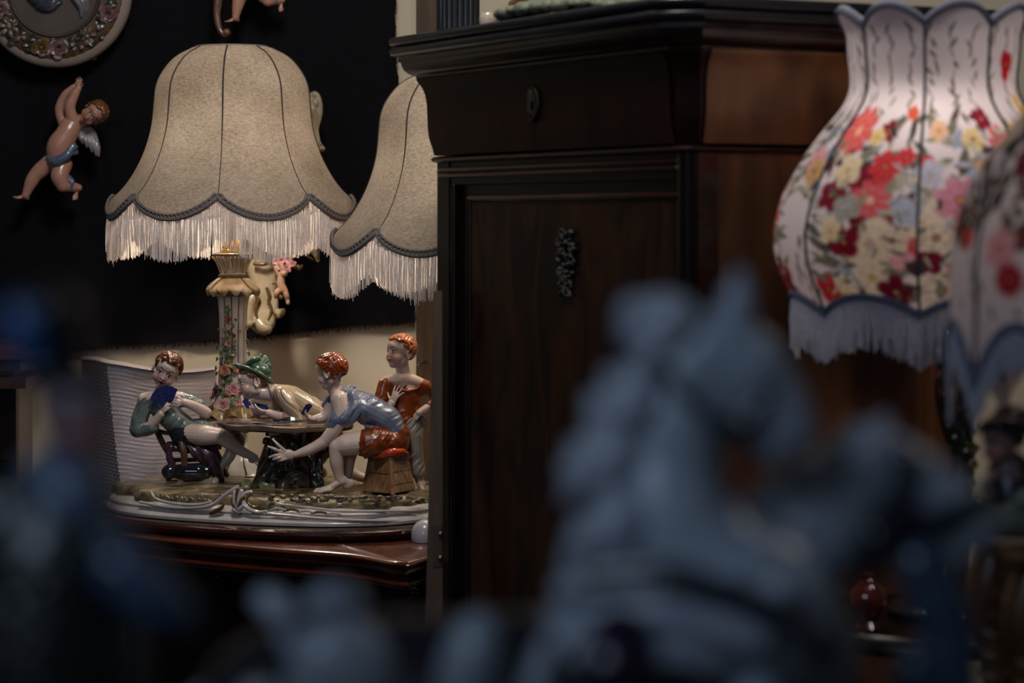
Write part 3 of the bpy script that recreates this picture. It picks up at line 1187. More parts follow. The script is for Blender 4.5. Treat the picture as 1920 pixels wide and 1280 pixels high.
def fringed_shade(lamp, cx, cy, ztop, sc, N=8, seed=1, rot=0.0, panels=True):
    """bell-shaped scalloped shade; sc metres per pixel of the first lamp; ztop = height of the top ring"""
    prof = [(0, 67), (3, 80), (8, 93), (16, 106), (28, 118), (40, 127), (54, 136), (74, 143), (100, 145.5), (125, 147.5), (145, 150), (163, 154), (180, 159), (197, 165), (213, 172), (230, 181), (245, 190), (260, 201), (272, 212), (279, 221), (286, 226), (296, 229), (310, 231), (322, 232)]
    py = np.array([p[0] for p in prof], float)
    pr = np.array([p[1] for p in prof], float)
    py, pr = smooth_profile(py, pr, 5.0)
    yb0, drop = 279.0, 41.0

    def bottom(a):
        k = abs(math.sin(N * a / 2))
        return yb0 + drop * k ** 0.75

    def surf(a, v):
        yb = bottom(a)
        y = yb * v
        r = float(np.interp(y, py, pr))
        k = math.sin(N * a / 2) ** 2
        r *= 1 - 0.035 * k * (1 if y > 10 else y / 10) * (1 - 0.6 * max(0, (y - 200) / 120))
        aa = a + rot
        return Vector((cx + r * sc * math.sin(aa), cy - r * sc * math.cos(aa), ztop - y * sc))
    mb = MB()
    NA, NV = 160, 70
    mb.grid(lambda u, v: surf(2 * PI * u, v), NA, NV, closed_u=True)
    shade = part('lamp_shade', mb.mesh('lamp_shade', sharp=None), M['parch'], lamp, label='bell-shaped parchment shade')
    # piping down each seam
    for k in range(N):
        a = 2 * PI * k / N
        pts = [surf(a, v) for v in np.linspace(0.0, 1.0, 26)]
        out = []
        for p in pts:
            d = Vector((p.x - cx, p.y - cy, 0)).normalized()
            out.append(p + d * 0.0006)
        mb = MB()
        mb.tube(out, [0.0018 - 0.0009 * min(1, max(0, (i - 9) / 8)) for i in range(26)], n=6, sub=1)
        part('seam_piping', mb, M['piping'], shade)
    # top band
    mb = MB()
    ringp = [Vector((cx + 66.5 * sc * math.cos(2 * PI * q / 48), cy + 66.5 * sc * math.sin(2 * PI * q / 48), ztop + 0.001)) for q in range(48)]
    mb.tube(ringp, 0.0032, n=8, closed=True)
    part('top_band', mb, M['braid'], shade)
    # looped braid along the scalloped rim
    mb = MB()
    rim = []
    NB = 400
    for q in range(NB):
        a = 2 * PI * q / NB
        p = surf(a, 1.0)
        d = Vector((math.sin(a + rot), -math.cos(a + rot), 0))
        rim.append((p, d))
    mb.tube([p + d * 0.001 for p, d in rim], 0.0048, n=8, closed=True, flat=1.0)
    nl = 176
    for q in range(nl):
        a = 2 * PI * (q + 0.5) / nl
        a1 = 2 * PI * (q + 1.0) / nl
        a0 = 2 * PI * q / nl
        p0, p1, p2 = surf(a0, 0.996), surf(a, 0.996), surf(a1, 0.996)
        d = Vector((math.sin(a + rot), -math.cos(a + rot), 0))
        t = (p2 - p0)
        up = d.cross(t).normalized()
        if up.z < 0:
            up = -up
        mb.tube([p0 + d * 0.003, p0 * 0.75 + p1 * 0.25 + up * 0.0062 + d * 0.0035, p2 * 0.75 + p1 * 0.25 + up * 0.0062 + d * 0.0035, p2 + d * 0.003], 0.0031, n=5, sub=2, caps=False)
    part('braid_trim', mb, M['braid'], shade)
    # fringe strands
    rnd = random.Random(seed)
    mb = MB()
    NS = 1450
    for q in range(NS):
        a = 2 * PI * (q + rnd.uniform(-0.35, 0.35)) / NS
        p = surf(a, 1.0)
        d = Vector((math.sin(a + rot), -math.cos(a + rot), 0))
        tn = Vector((math.cos(a + rot), math.sin(a + rot), 0))
        ln = sc * (76 + rnd.gauss(0, 2.2) + (7 if rnd.random() < 0.03 else 0))
        sw = rnd.gauss(0, 0.0016)
        so = rnd.gauss(0, 0.0012)
        p = p + d * rnd.uniform(-0.002, 0.001)
        pts = [p, p + tn * sw * 0.4 + d * (so + 0.002) - Vector((0, 0, ln * 0.5)), p + tn * sw + d * (so * 1.6 + 0.001) - Vector((0, 0, ln))]
        mb.tube(pts, [0.0007, 0.0008, 0.0007], n=3, sub=1, caps=False)
    part('fringe', mb, M['fringe'], shade, kind='stuff')
    # fitting, harp and bulb inside
    mb = MB()
    zt = ztop
    for q in range(4):
        a = PI / 4 + q * PI / 2
        mb.tube([Vector((cx, cy, zt - 0.012)), Vector((cx + 66 * sc * math.cos(a), cy + 66 * sc * math.sin(a), zt))], 0.0016, n=6)
    part('spider_fitting', mb, M['brass'], lamp)
    zb = ztop - 235 * sc
    mb = MB()
    mb.tube([Vector((cx, cy, ztop - 372 * sc)), Vector((cx, cy, zb - 0.02))], 0.008, n=10)
    mb.lathe((cx, cy, zb - 0.06), [(0.012, 0), (0.017, 0.004), (0.017, 0.045), (0.012, 0.05)], n=20)
    part('socket', mb, M['brass'], lamp)
    for s in (-1, 1):
        mb = MB()
        mb.tube([Vector((cx + s * 0.012, cy, zb - 0.03)), Vector((cx + s * 0.05, cy, zb + 0.05)), Vector((cx + s * 0.045, cy, ztop - 0.10)), Vector((cx, cy, ztop - 0.012))], 0.0016, n=6)
        part('harp', mb, M['brass'], lamp)
    mb = MB()
    mb.lathe((cx, cy, zb - 0.012), [(0.011, 0), (0.013, 0.012), (0.024, 0.03), (0.03, 0.05), (0.027, 0.072), (0.016, 0.088), (0.002, 0.093)], n=20)
    part('bulb', mb, M['bulb'], lamp)
    return Vector((cx, cy, zb + 0.05))


# ================================================================== LAMP A : card-player lamp
AX, AY = (437 - 960) / FPX * 4.9, 4.9


def zA(py):
    return CAMZ - (py - HORIZ) * S49


ZB = CAMZ - 0.600
UV = Vector((0.918, -0.397, 0)).normalized()
VV = Vector((0.397, 0.918, 0)).normalized()
BC = Vector((-0.45, 4.70, 0))


def base_outline(a, b, n=72, e=2.5):
    out = []
    for q in range(n):
        t = 2 * PI * q / n
        c, s = math.cos(t), math.sin(t)
        x = a * abs(c) ** (2 / e) * (1 if c > 0 else -1)
        y = b * abs(s) ** (2 / e) * (1 if s > 0 else -1)
        p = BC + UV * x + VV * y
        out.append((p.x, p.y))
    return out


lamp = thing('figurine_lamp', 'porcelain table lamp with four card-playing boys, rose-clad column and cream fringed bell shade', 'lamp', (BC.x, BC.y, ZB))
OB = base_outline(0.345, 0.235)
M['porc_white'] = mat('white_porcelain', '#d8d2ce', 0.25, color2='#b4aba4', nscale=30, coat=0.5, contrast=0.2)
M['porc_gilt'] = mat('gilded_porcelain', '#7c6238', 0.36, color2='#4c3a20', nscale=90, metal=0.2, coat=0.3)
M['porc_ground'] = mat('mossy_ground_glaze', '#8c7c5e', 0.3, color2='#463c28', nscale=34, stretch=(1, 1, 2.2), detail=7, coat=0.3, contrast=0.75, bump=0.6, bscale=130, bdist=0.003)
M['porc_brown'] = mat('brown_glaze', '#6a4a38', 0.22, color2='#4a3428', nscale=40, coat=0.6)
M['porc_board'] = mat('plum_brown_board_glaze', '#77604f', 0.22, color2='#54403a', nscale=30, stretch=(1, 3, 6), coat=0.6)
M['wood_plinth'] = mat('plinth_mahogany', '#38190f', 0.2, color2='#260f0a', nscale=9, coat=0.6)

OBp = base_outline(0.345 + 0.028, 0.235 + 0.028)
part('wooden_plinth', MB().sweep(OBp, [(-0.05, ZB), (-0.012, ZB), (-0.004, ZB + 0.003), (0.003, ZB + 0.008), (0.006, ZB + 0.0135), (0.004, ZB + 0.019), (-0.002, ZB + 0.0225), (-0.010, ZB + 0.0245), (-0.03, ZB + 0.025)]), M['wood_plinth'], lamp, label='dark polished wooden plinth')
ZP = ZB + 0.024


def wob(p, k=1.0):
    return 0.0035 * k * noise.noise(Vector((p[0] * 22, p[1] * 22, p[2] * 30)))


base_p = MB().sweep(OB, [(-0.02, ZP), (-0.002, ZP), (0.003, ZP + 0.003), (0.004, ZP + 0.008), (0.001, ZP + 0.0135), (-0.004, ZP + 0.016), (-0.006, ZP + 0.019), (-0.004, ZP + 0.023), (-0.008, ZP + 0.028), (-0.018, ZP + 0.031), (-0.05, ZP + 0.034)])
pbase = part('porcelain_base', base_p, M['porc_white'], lamp, label='white moulded porcelain base')


def front_d(px, off=0.0):
    """distance of the front of the base at photo column px"""
    best = None
    n = len(OB)
    for i in range(n):
        p, q = OB[i], OB[(i + 1) % n]
        a0 = p[0] * FPX / p[1] + 960
        a1 = q[0] * FPX / q[1] + 960
        if (a0 - px) * (a1 - px) <= 0 and abs(a1 - a0) > 1e-6:
            d = p[1] + (q[1] - p[1]) * (px - a0) / (a1 - a0)
            if best is None or d < best:
                best = d
    return (best if best is not None else 4.7) - off


# mossy ground
ZG = CAMZ - 0.527
NRg, NAg = 16, 110


def ground(u, v):
    t = 2 * PI * u
    c, s = math.cos(t), math.sin(t)
    e = 2.4
    k = 1 - v
    a, b = 0.325, 0.212
    rr = 1 + 0.035 * math.sin(t * 9 + 1) + 0.025 * math.sin(t * 17)
    x = a * abs(c) ** (2 / e) * (1 if c > 0 else -1) * rr
    y = b * abs(s) ** (2 / e) * (1 if s > 0 else -1) * rr
    if k > 0.86:
        kk, zz = 1.0, ZP + 0.018 + (1 - k) / 0.14 * (ZG - ZP - 0.018)
        kk = 1.0 + 0.02 * math.sin((1 - k) * 22)
    else:
        kk, zz = k / 0.86, ZG
    p = BC + UV * (x * kk) + VV * (y * kk)
    nn = noise.noise(Vector((p.x * 26, p.y * 26, zz * 60))) * 0.005 + noise.noise(Vector((p.x * 75, p.y * 75, zz * 130))) * 0.0028
    return Vector((p.x + nn * (0.9 if k > 0.8 else 0), p.y - nn * (0.9 if k > 0.8 else 0), zz + nn * 0.8 * (1 if k < 0.95 else 0.3)))


mb = MB().grid(ground, NAg * 2, 34, closed_u=True)
mb.f.append(tuple(33 * NAg * 2 + i for i in range(NAg * 2)))
part('mossy_ground', mb.mesh('mossy_ground', sharp=None), M['porc_ground'], lamp, label='brown-green rocky ground')


def front_curve(pts, rad, mt, name, off=0.002, n=8, sub=4, kind=None):
    mb = MB()
    if not isinstance(rad, (list, tuple)):
        rad = [rad] * len(pts)
    w = [P(p[0], p[1], front_d(p[0], off + (p[2] if len(p) > 2 else 0))) for p in pts]
    mb.tube(w, [r * 0.00102 for r in rad], n=n, sub=sub)
    return part(name, mb, mt, pbase, kind=kind)


# scrolls and shell on the front of the base
front_curve([(262, 941), (320, 951), (375, 951), (402, 944), (424, 927), (440, 917), (446, 911)], [2.5, 3, 3.5, 4, 4.5, 4.5, 2], M['porc_white'], 'scroll_ribbon')
front_curve([(283, 921), (288, 930), (300, 938), (330, 944), (370, 946), (395, 940)], [2, 3, 3, 3.2, 3, 2], M['porc_white'], 'scroll_ribbon')
front_curve([(471, 922), (461, 925), (455, 934), (458, 946), (470, 956), (484, 960), (500, 958)], [3, 4, 4.5, 4.5, 4, 3, 2], M['porc_white'], 'c_scroll', off=0.005)
front_curve([(474, 926), (466, 930), (463, 937), (467, 945), (476, 950), (486, 949), (489, 944)], [1.5, 2, 2, 2, 2, 1.7, 1], M['porc_gilt'], 'gilt_line', off=0.006)
front_curve([(395, 962), (405, 958), (414, 953), (420, 946)], [3.5, 4.5, 4, 2], M['porc_gilt'], 'c_scroll', off=0.004)
for k in range(7):
    a = R(28 + 20 * k)
    x0, y0 = 447, 961
    mt = M['porc_white'] if k % 2 == 0 else M['porc_gilt']
    L = 44 - 2.2 * abs(k - 3.2) ** 2
    front_curve([(x0, y0), (x0 - 0.25 * L * math.cos(a) - 2, y0 - 0.6 * L * math.sin(a)), (x0 - 0.42 * L * math.cos(a), y0 - L * math.sin(a))], [2.5, 5.2, 4.0], mt, 'shell_rib', off=0.006)
for k in range(5):
    x0 = 505 + 26 * k
    front_curve([(x0, 957 + k * 2.0), (x0 + 12, 953 + k * 2.2), (x0 + 24, 954 + k * 2.2), (x0 + 33, 958 + k * 2)], [1.0, 2.4, 2.2, 1], M['porc_gilt'] if k % 2 else M['porc_white'], 'relief_leaf', off=0.006)
front_curve([(500, 962), (560, 968), (640, 974), (720, 976), (790, 975)], [1.8, 2.4, 2.6, 2.6, 2.6], M['porc_white'], 'scroll_ribbon', off=0.004)
front_curve([(520, 944), (560, 949), (600, 954), (640, 958), (700, 958), (780, 957)], [1.2, 2.0, 2.4, 2.6, 2.6, 2.4], M['porc_white'], 'scroll_ribbon', off=0.003)
rnd = random.Random(5)
mb = MB()
for i in range(90):
    px = rnd.uniform(505, 795)
    py = 930 + (px - 505) * 0.012 + rnd.uniform(-3, 9)
    mb.ell(P(px, py, front_d(px, 0.000)), (rnd.uniform(.003, .009), .005, rnd.uniform(.002, .0045)), None, 7, 5)
for i in range(40):
    px = rnd.uniform(285, 405)
    py = 932 + (px - 285) * 0.07 + rnd.uniform(-3, 4)
    mb.ell(P(px, py, front_d(px, -0.002)), (rnd.uniform(.002, .004), .005, rnd.uniform(.003, .006)), None, 7, 5)
part('rock_relief', remeshed(mb, 0.0014, 1), M['porc_ground'], pbase, kind='stuff')

# column
col = []


def cA(py, r):
    return (r * S49, zA(py))


prof = [cA(888, 52), cA(884, 50), cA(876, 42), cA(862, 30), cA(850, 24), cA(838, 19), cA(826, 17), cA(812, 16), cA(806, 21), cA(800, 21), cA(795, 17), cA(790, 16)]
mb = MB()
mb.lathe((AX + 0.012, AY, 0), prof, n=64, fn=lambda a, j, r, z: (r * (1 + 0.06 * math.cos(4 * a + PI)), z))
foot_ = part('column_foot', mb, M['porc_white'], lamp)
mb = MB()
for q in range(8):
    a = 2 * PI * (q + 0.5) / 8
    pts = []
    for py, r in ((884, 51), (874, 41), (862, 31), (848, 24)):
        pts.append(Vector((AX + 0.012 + r * 1.03 * S49 * math.cos(a), AY + r * 1.03 * S49 * math.sin(a), zA(py))))
    mb = MB()
    mb.tube(pts, 0.0014, n=6)
    part('gilt_line', mb, M['porc_gilt'], foot_)
mb = MB()
mb.lathe((AX + 0.012, AY, 0), [cA(811, 17), cA(808, 22), cA(803, 23), cA(798, 22), cA(796, 17)], n=32)
part('gilt_ring', mb, M['porc_gilt'], foot_)

profc = [(790, 46), (778, 45), (768, 42), (755, 36.5), (740, 31.5), (720, 28), (700, 26.5), (670, 25.5), (640, 25.2), (610, 25.5), (585, 26.5), (568, 28), (558, 30), (551, 32)]


def flut(a, j, r, z):
    return (r * (1 - 0.10 * max(0, math.cos(12 * a)) ** 6), z)


mb = MB()
mb.lathe((AX, AY, 0), [cA(y, r) for y, r in profc], n=144, fn=flut)
colm = part('column', mb, M['porc_white'], lamp, label='white fluted column')
for q in range(12):
    a = 2 * PI * q / 12
    mb = MB()
    mb.tube([Vector((AX + r * 0.925 * S49 * math.cos(a), AY + r * 0.925 * S49 * math.sin(a), zA(y))) for y, r in profc[2:]], 0.0012, n=5, sub=1)
    part('gilt_line', mb, M['porc_gilt'], colm)
# wavy gilt skirt at the foot of the shaft
mb = MB()
mb.lathe((AX, AY, 0), [cA(790, 40), cA(786, 60), cA(779, 62), cA(771, 56), cA(762, 47), cA(757, 38)], n=120,
         fn=lambda a, j, r, z: (r * (1 + (0.06 if j in (1, 2, 3) else 0.0) * math.cos(9 * a)), z + (0.006 * math.cos(9 * a + 0.6) if j in (1, 2, 3) else 0)))
part('gilt_skirt', mb, M['porc_gilt'], colm, label='wavy gilded skirt')
# drooping leaf collar
mb = MB()
mb.lathe((AX, AY, 0), [cA(556, 28), cA(553, 36), cA(548, 41), cA(540, 42), cA(533, 38), cA(526, 30), cA(521, 24)], n=48)
part('gilt_collar', mb, M['porc_gilt'], colm)
M['collar_leaf'] = mat('white_gilt_leaf', '#c4b8a4', 0.25, color2='#93753e', nscale=26, stretch=(1, 1, 0.5), coat=0.5, contrast=0.6)
for q in range(13):
    a = 2 * PI * q / 13 + 0.1
    ca, sa = math.cos(a), math.sin(a)
    tn = Vector((-sa, ca, 0))
    mb = MB()

    def lf(u, v, a=a):
        y = 521 + 33 * v + (1.5 * math.sin(a * 5))
        r = 26 + 25 * math.sin(min(1, v * 1.25) * PI / 2) - 4 * max(0, v - 0.75) * 4 * 0.6
        w = (11 + 6 * math.sin(v * PI)) * (1 - 0.55 * max(0, v - 0.7) / 0.3)
        off = (u - 0.5) * 2
        rr = r - 2.5 * off * off + 0.8 * math.cos(off * 9)
        return Vector((AX + ca * rr * S49, AY + sa * rr * S49, zA(y - (3 * off * off if v > 0.7 else 0)))) + tn * (off * w * S49)
    mb.grid(lf, 11, 10)
    mb.grid(lambda u, v: lf(1 - u, v) - Vector((ca, sa, 0)) * 0.003, 11, 10)
    part('drooping_leaf', mb.mesh('leaf', sharp=None), M['collar_leaf'], colm)
# capital cup
mb = MB()
mb.lathe((AX, AY, 0), [cA(523, 22), cA(519, 26), cA(514, 25.5), cA(512, 22), cA(506, 22.5), cA(497, 25), cA(488, 29), cA(482, 34), cA(479, 38), cA(476, 38.5), cA(474, 36), cA(474, 10)], n=72,
         fn=lambda a, j, r, z: (r * (1 + (0.02 * math.cos(16 * a) if 4 <= j <= 7 else 0)), z))
cap = part('capital', mb, M['porc_white'], lamp, label='white and gold acanthus capital')
for y0, y1, r in ((523, 513, 25.5), (480, 474, 37.5)):
    mb = MB()
    mb.lathe((AX, AY, 0), [cA(y0, r - 3), cA(y0 - 1, r + 1.5), cA((y0 + y1) / 2, r + 2.4), cA(y1 + 1, r + 1.5), cA(y1, r - 3)], n=48)
    part('gilt_rim', mb, M['porc_gilt'], cap)
for q in range(8):
    a = 2 * PI * q / 8 + 0.2
    mb = MB()
    for s in (-1, 0, 1):
        pts = []
        for v in np.linspace(0, 1, 6):
            y = 511 - 29 * v
            r = float(np.interp(y, [482, 488, 497, 506, 512], [35, 30.5, 26, 23.5, 22.5])) + 1.2 + 2 * v * v
            aa = a + s * 0.26 * math.sin(v * PI * 0.75) * (1.0 if s else 0)
            pts.append(Vector((AX + r * S49 * math.cos(aa), AY + r * S49 * math.sin(aa), zA(y))))
        mb.tube(pts, [0.0014, 0.0022, 0.0024, 0.0022, 0.002, 0.0024], n=6, sub=2)
    part('acanthus_leaf', mb, M['collar_leaf'], cap)
# gold leaf finial under the shade
mb = MB()
mb.lathe((AX, AY, 0), [cA(476, 21), cA(472, 22), cA(468, 21), cA(466, 16), cA(455, 7), cA(445, 6)], n=40, fn=lambda a, j, r, z: (r, z + (0.002 * math.cos(18 * a) if j == 2 else 0)))
for q in range(8):
    a = 2 * PI * q / 8
    pts = [Vector((AX + r * S49 * math.cos(a), AY + r * S49 * math.sin(a), zA(y))) for y, r in ((470, 13), (463, 15), (457, 13), (451, 8))]
    mb.tube(pts, [0.004, 0.006, 0.005, 0.0012], n=7)
part('gilt_finial', mb, mat('bright_gilt', '#c8972c', 0.3, metal=0.7), cap)

# garland of roses and leaves down the column
RC = {}
for nm, c1, c2 in (('pink', '#d2a09a', '#b26a72'), ('coral', '#cf9680', '#b06a58'), ('pale', '#d8b6a8', '#c08c84'), ('plum', '#8a4a62', '#5e2a44'), ('orange', '#c05a30', '#963a1c')):
    RC[nm] = mat('rose_glaze_' + nm, c1, 0.22, color2=c2, nscale=1.6, coat=0.5)
LC = [mat('leaf_glaze_yellow_green', '#8d9058', 0.25, color2='#6a7440', nscale=3, coat=0.5), mat('leaf_glaze_sage', '#6c7c62', 0.25, color2='#4d6048', nscale=3, coat=0.5)]


def col_r(py):
    return float(np.interp(py, [y for y, r in reversed(profc)], [r for y, r in reversed(profc)]))


def on_col(px, py, out=3.0):
    r = col_r(py) + out
    s = (px - 437) / r
    s = max(-1.0, min(1.0, s))
    c = math.sqrt(max(0, 1 - s * s))
    n = Vector((s, -c, 0))
    return Vector((AX + s * r * S49, AY - c * r * S49, zA(py))), n


rnd = random.Random(21)
for px, py, r, c in ((424, 757, 17, 'pale'), (441, 727, 14, 'pink'), (425, 692, 12.5, 'coral'), (446, 689, 8, 'coral'), (432, 642, 7.5, 'pink'), (432, 612, 5.5, 'pale'), (430, 597, 5, 'orange'), (445, 598, 3, 'plum'),
                     (421, 634, 5, 'pink'), (409, 732, 12, 'plum'), (399, 745, 9, 'coral'), (407, 690, 7, 'coral'), (465, 640, 5, 'pale'), (450, 752, 8, 'pink'), (462, 700, 8, 'pale')):
    loc, n = on_col(px, py, 3 + r * 0.18)
    placed('rose', ROSE, RC[c], colm, loc, n + Vector((0, 0, 0.15)), r * S49, rnd.uniform(0, 6))
for px, py, r, c in ((440, 627, 6, 'plum'), (421, 715, 5, 'pink'), (452, 620, 4, 'coral'), (424, 606, 4, 'pale')):
    loc, n = on_col(px, py, 2)
    placed('bud', BUD, RC[c], colm, loc, n + Vector((0.3, 0, 0.6)), r * S49, 0)
for i in range(64):
    py = 575 + 195 * ((i + 0.5) / 64) ** 0.85
    wdt = 5 + 20 * ((py - 570) / 200)
    px = 431 + rnd.uniform(-1, 1) * wdt * 0.9
    loc, n = on_col(px, py, 1.5)
    sz = (7 + 9 * (py - 570) / 200) * S49
    o = placed('leaf', LEAF, LC[i % 2], colm, loc, n + Vector((rnd.uniform(-.4, .4), 0, rnd.uniform(-.3, .5))), sz, rnd.uniform(0, 6.28))
for i in range(12):
    py = 610 + 150 * i / 12
    s = -1 if i % 2 else 1
    loc, n = on_col(437 + s * (col_r(py) + 1), py, 1.5)
    placed('leaf', LEAF, LC[(i // 2) % 2], colm, loc, n + Vector((0, -0.4, 0.2)), 10 * S49, rnd.uniform(0, 6.28))
mb = MB()
mb.tube([on_col(px, py, 1.5)[0] for px, py in ((431, 572), (432, 590), (430, 610), (434, 630), (430, 660), (434, 690), (430, 720), (432, 750))], 0.0022, n=6)
part('garland_stem', mb, LC[1], colm)

bulbA = fringed_shade(lamp, AX - 2 * S49, AY, zA(90), S49, seed=4, rot=R(0.0))
bulb_light('bulb_light', bulbA, 9.0, (1.0, 0.90, 0.76))

# ================================================================== LAMP B : second fringed lamp, half behind the cabinet
DBm = 4.66
sB = DBm / FPX
SCB = 0.001081
lampB = thing('fringed_lamp', 'second cream fringed bell-shade lamp, half hidden behind the cabinet', 'lamp', ((864 - 960) * sB, DBm, ZC))
bx, by = (864 - 960) * sB, DBm
ztB = CAMZ - (432 - HORIZ) * sB + 279 * SCB
mb = MB()
mb.lathe((bx, by, 0), [(0.075, ZC), (0.078, ZC + 0.008), (0.06, ZC + 0.02), (0.03, ZC + 0.03), (0.022, ZC + 0.06), (0.03, ZC + 0.12), (0.034, ZC + 0.18), (0.026, ZC + 0.25), (0.018, ZC + 0.30), (0.028, ZC + 0.315), (0.03, ZC + 0.33), (0.012, ZC + 0.345), (0.010, ztB - 0.33)], n=40)
part('column', mb, M['porc_white'], lampB)
bulbB = fringed_shade(lampB, bx, by, ztB, SCB, seed=9, rot=R(6))
bulb_light('bulb_light', bulbB, 7.0, (1.0, 0.90, 0.76))
# ================================================================== the four boys, their table, chair, stool and jug
M['skin'] = mat('porcelain_skin', '#ffffff', 0.32, attr=True, coat=0.25)
M['hair_auburn'] = mat('auburn_hair_glaze', '#6a3218', 0.2, color2='#3c1a0e', nscale=260, coat=0.6)
M['hair_brown'] = mat('light_brown_hair_glaze', '#83553a', 0.2, color2='#583420', nscale=260, coat=0.6)
M['hair_red'] = mat('red_hair_glaze', '#a2481c', 0.17, color2='#5f220c', nscale=260, coat=0.7)
M['hair_ginger'] = mat('ginger_hair_glaze', '#b8672c', 0.17, color2='#8a3c16', nscale=260, coat=0.7)
M['shirt_teal'] = mat('grey_teal_glaze', '#7d8884', 0.30, color2='#4c5856', nscale=50, coat=0.3)
M['shirt_cream'] = mat('cream_glaze', '#a8957c', 0.30, color2='#8c7a66', nscale=40, coat=0.3)
M['shirt_blue'] = mat('blue_grey_glaze', '#7d8597', 0.30, color2='#545d72', nscale=45, coat=0.3, contrast=0.7)
M['shirt_orange'] = mat('burnt_orange_glaze', '#a4501f', 0.30, color2='#6e2c12', nscale=45, coat=0.3)
M['shorts_navy'] = mat('navy_glaze', '#262d3c', 0.30, color2='#171c29', nscale=50, coat=0.3)
M['shorts_orange'] = mat('rust_glaze', '#8e4218', 0.30, color2='#56220c', nscale=60, coat=0.3)
M['shorts_red'] = mat('dark_red_glaze', '#43201a', 0.30, color2='#2c1410', nscale=60, coat=0.3)
M['trousers'] = mat('grey_white_glaze', '#a79c90', 0.30, color2='#8b8076', nscale=40, coat=0.3)
M['hat_green'] = mat('green_glaze', '#3f5f4c', 0.30, color2='#2a4436', nscale=60, coat=0.3)
M['card_blue'] = mat('blue_card_back', '#1f2452', 0.25, color2='#343a78', nscale=420, coat=0.5, contrast=0.8)
M['cloth_plum'] = mat('plum_glaze', '#4e3444', 0.30, color2='#33222e', nscale=60, coat=0.3)
M['thigh_shade'] = mat('mauve_grey_glaze', '#5a464a', 0.30, color2='#463639', nscale=40, coat=0.3)  # shade on the leaning boy's far thigh, put into the glaze colour
M['jug_black'] = mat('black_jug_glaze', '#17171b', 0.1, color2='#22222a', nscale=20, coat=0.9)
M['cushion'] = mat('red_orange_glaze', '#b43c16', 0.16, coat=0.6)
M['stool_wood'] = mat('ochre_board_glaze', '#8f6a48', 0.26, color2='#5f4129', nscale=40, stretch=(3, 3, 1), coat=0.5)
M['stump'] = mat('stump_glaze', '#5c4a34', 0.28, color2='#262a1c', nscale=40, stretch=(1.5, 1.5, 0.8), coat=0.7, contrast=0.8)
M['blue_glaze'] = mat('deep_blue_glaze', '#2c4a6c', 0.18, color2='#1c3048', nscale=50, coat=0.6)

SKIN = C('#d3bcb1')[:3]
SKIN_W = C('#dcc2b2')[:3]


def skin_object(name, F, heads, parent, label, base=SKIN, voxel=0.00105, **kw):
    me = remeshed(F, voxel, 2, name, 0.5)
    co = coords(me)
    col = np.tile(np.array(base, dtype=np.float32), (len(co), 1))
    for hd in heads:
        paint_face(F, co, col, hd, **kw)
    set_colors(me, col)
    return part(name, me, M['skin'], parent, label=label)


def clothes(name, F, m, parent, fold=None, lam=9, amp=1.0, voxel=0.0013, sm=2, seed=0.0, label=None):
    me = remeshed(F, voxel, sm, name)
    if fold is not None:
        folds(F, me, fold, lam, amp, seed)
    return part(name, me, m, parent, label=label)


def card(mb, F, c, ax, ay, w, h, th=0.9):
    c, ax, ay = Vector(c), unit(ax), unit(ay)
    n = ax.cross(ay)
    q = []
    for s in (-th / 2, th / 2):
        for a, b in ((-1, -1), (1, -1), (1, 1), (-1, 1)):
            q.append(F.w(c + ax * (a * w / 2) + ay * (b * h / 2) + n * s))
    mb.add(q, [(0, 1, 2, 3), (7, 6, 5, 4), (0, 4, 5, 1), (1, 5, 6, 2), (2, 6, 7, 3), (3, 7, 4, 0)])


def hairmask(front=0.30, side=-0.05, back=-0.62, ear=0.12):
    def m(x, y, z):
        if x > 0.35:
            return z > front + 0.55 * (x - 0.35)
        if x > ear:
            return z > side + (front - side) * (x - ear) / (0.35 - ear)
        return z > back if x < -0.25 else z > back + (side - back) * (x + 0.25) / (ear + 0.25)
    return m


# ---------------------------------------------------------------- 1. boy leaning back on the chair
d1 = 4.76
F = Fig(d1)
hd1 = head(F, (312, 695, -8), 68, (-0.14, 0.26, -0.95), (0.42, -0.90, 0.0), ears=(1, 1), mouth_open=0.8)
F.limb([(311, 716, 2), (302, 734, 2), (298, 748, 4)], [13, 12, 15])
F.limb([(270, 748, 2), (300, 744, 2), (340, 744, 6)], [12, 14, 10])            # collar bones
F.blob((305, 758, 4), (30, 24, 18))
# arms below the sleeves
F.limb([(262, 806, -4), (284, 797, -16), (302, 776, -26)], [10, 9.5, 7.5])
hand(F, (303, 774, -27), (0.35, -0.92, -0.15), (0.5, 0.1, 0.85), 34, curl=0.75, side=1, thumb=0.5, rad=1.1)
F.limb([(365, 758, 4), (387, 774, -6), (366, 762, -20), (346, 754, -26)], [9, 10.5, 9.5, 7.5])
hand(F, (346, 753, -26), (-0.85, 0.12, -0.25), (-0.2, 0.1, 0.9), 34, curl=0.6, side=1, thumb=0.6, rad=1.1)
# legs: near one crossed over and stretched to the right
F.limb([(345, 812, -8), (380, 815, -22), (410, 817, -26)], [19, 20, 15.5])
F.limb([(408, 816, -26), (428, 829, -26), (452, 845, -24), (478, 857, -22)], [15, 12.5, 9.5, 6.8])
foot(F, (478, 857, -22), (0.97, 0.16, -0.12), (0.1, -0.95, -0.2), 42, r=0.8)
F.limb([(440, 824, 6), (430, 855, -2), (408, 882, -10)], [14, 11, 6.5])
foot(F, (407, 882, -11), (-0.12, 0.75, -0.65), (0.0, -0.7, -0.7), 36, r=0.85)
boy1 = skin_object('boy', F, [hd1], lamp, 'boy in grey-teal shirt and navy shorts leaning back behind blue cards', lips='#b4432a', iris='#1e1a18', lids=0.9)
H1 = Fig(d1)
hair_on(H1, hd1, hairmask(0.52, 0.12, -0.55, 0.10), n=120, r=0.05, ln=0.15, seed=3, lift=1.03)
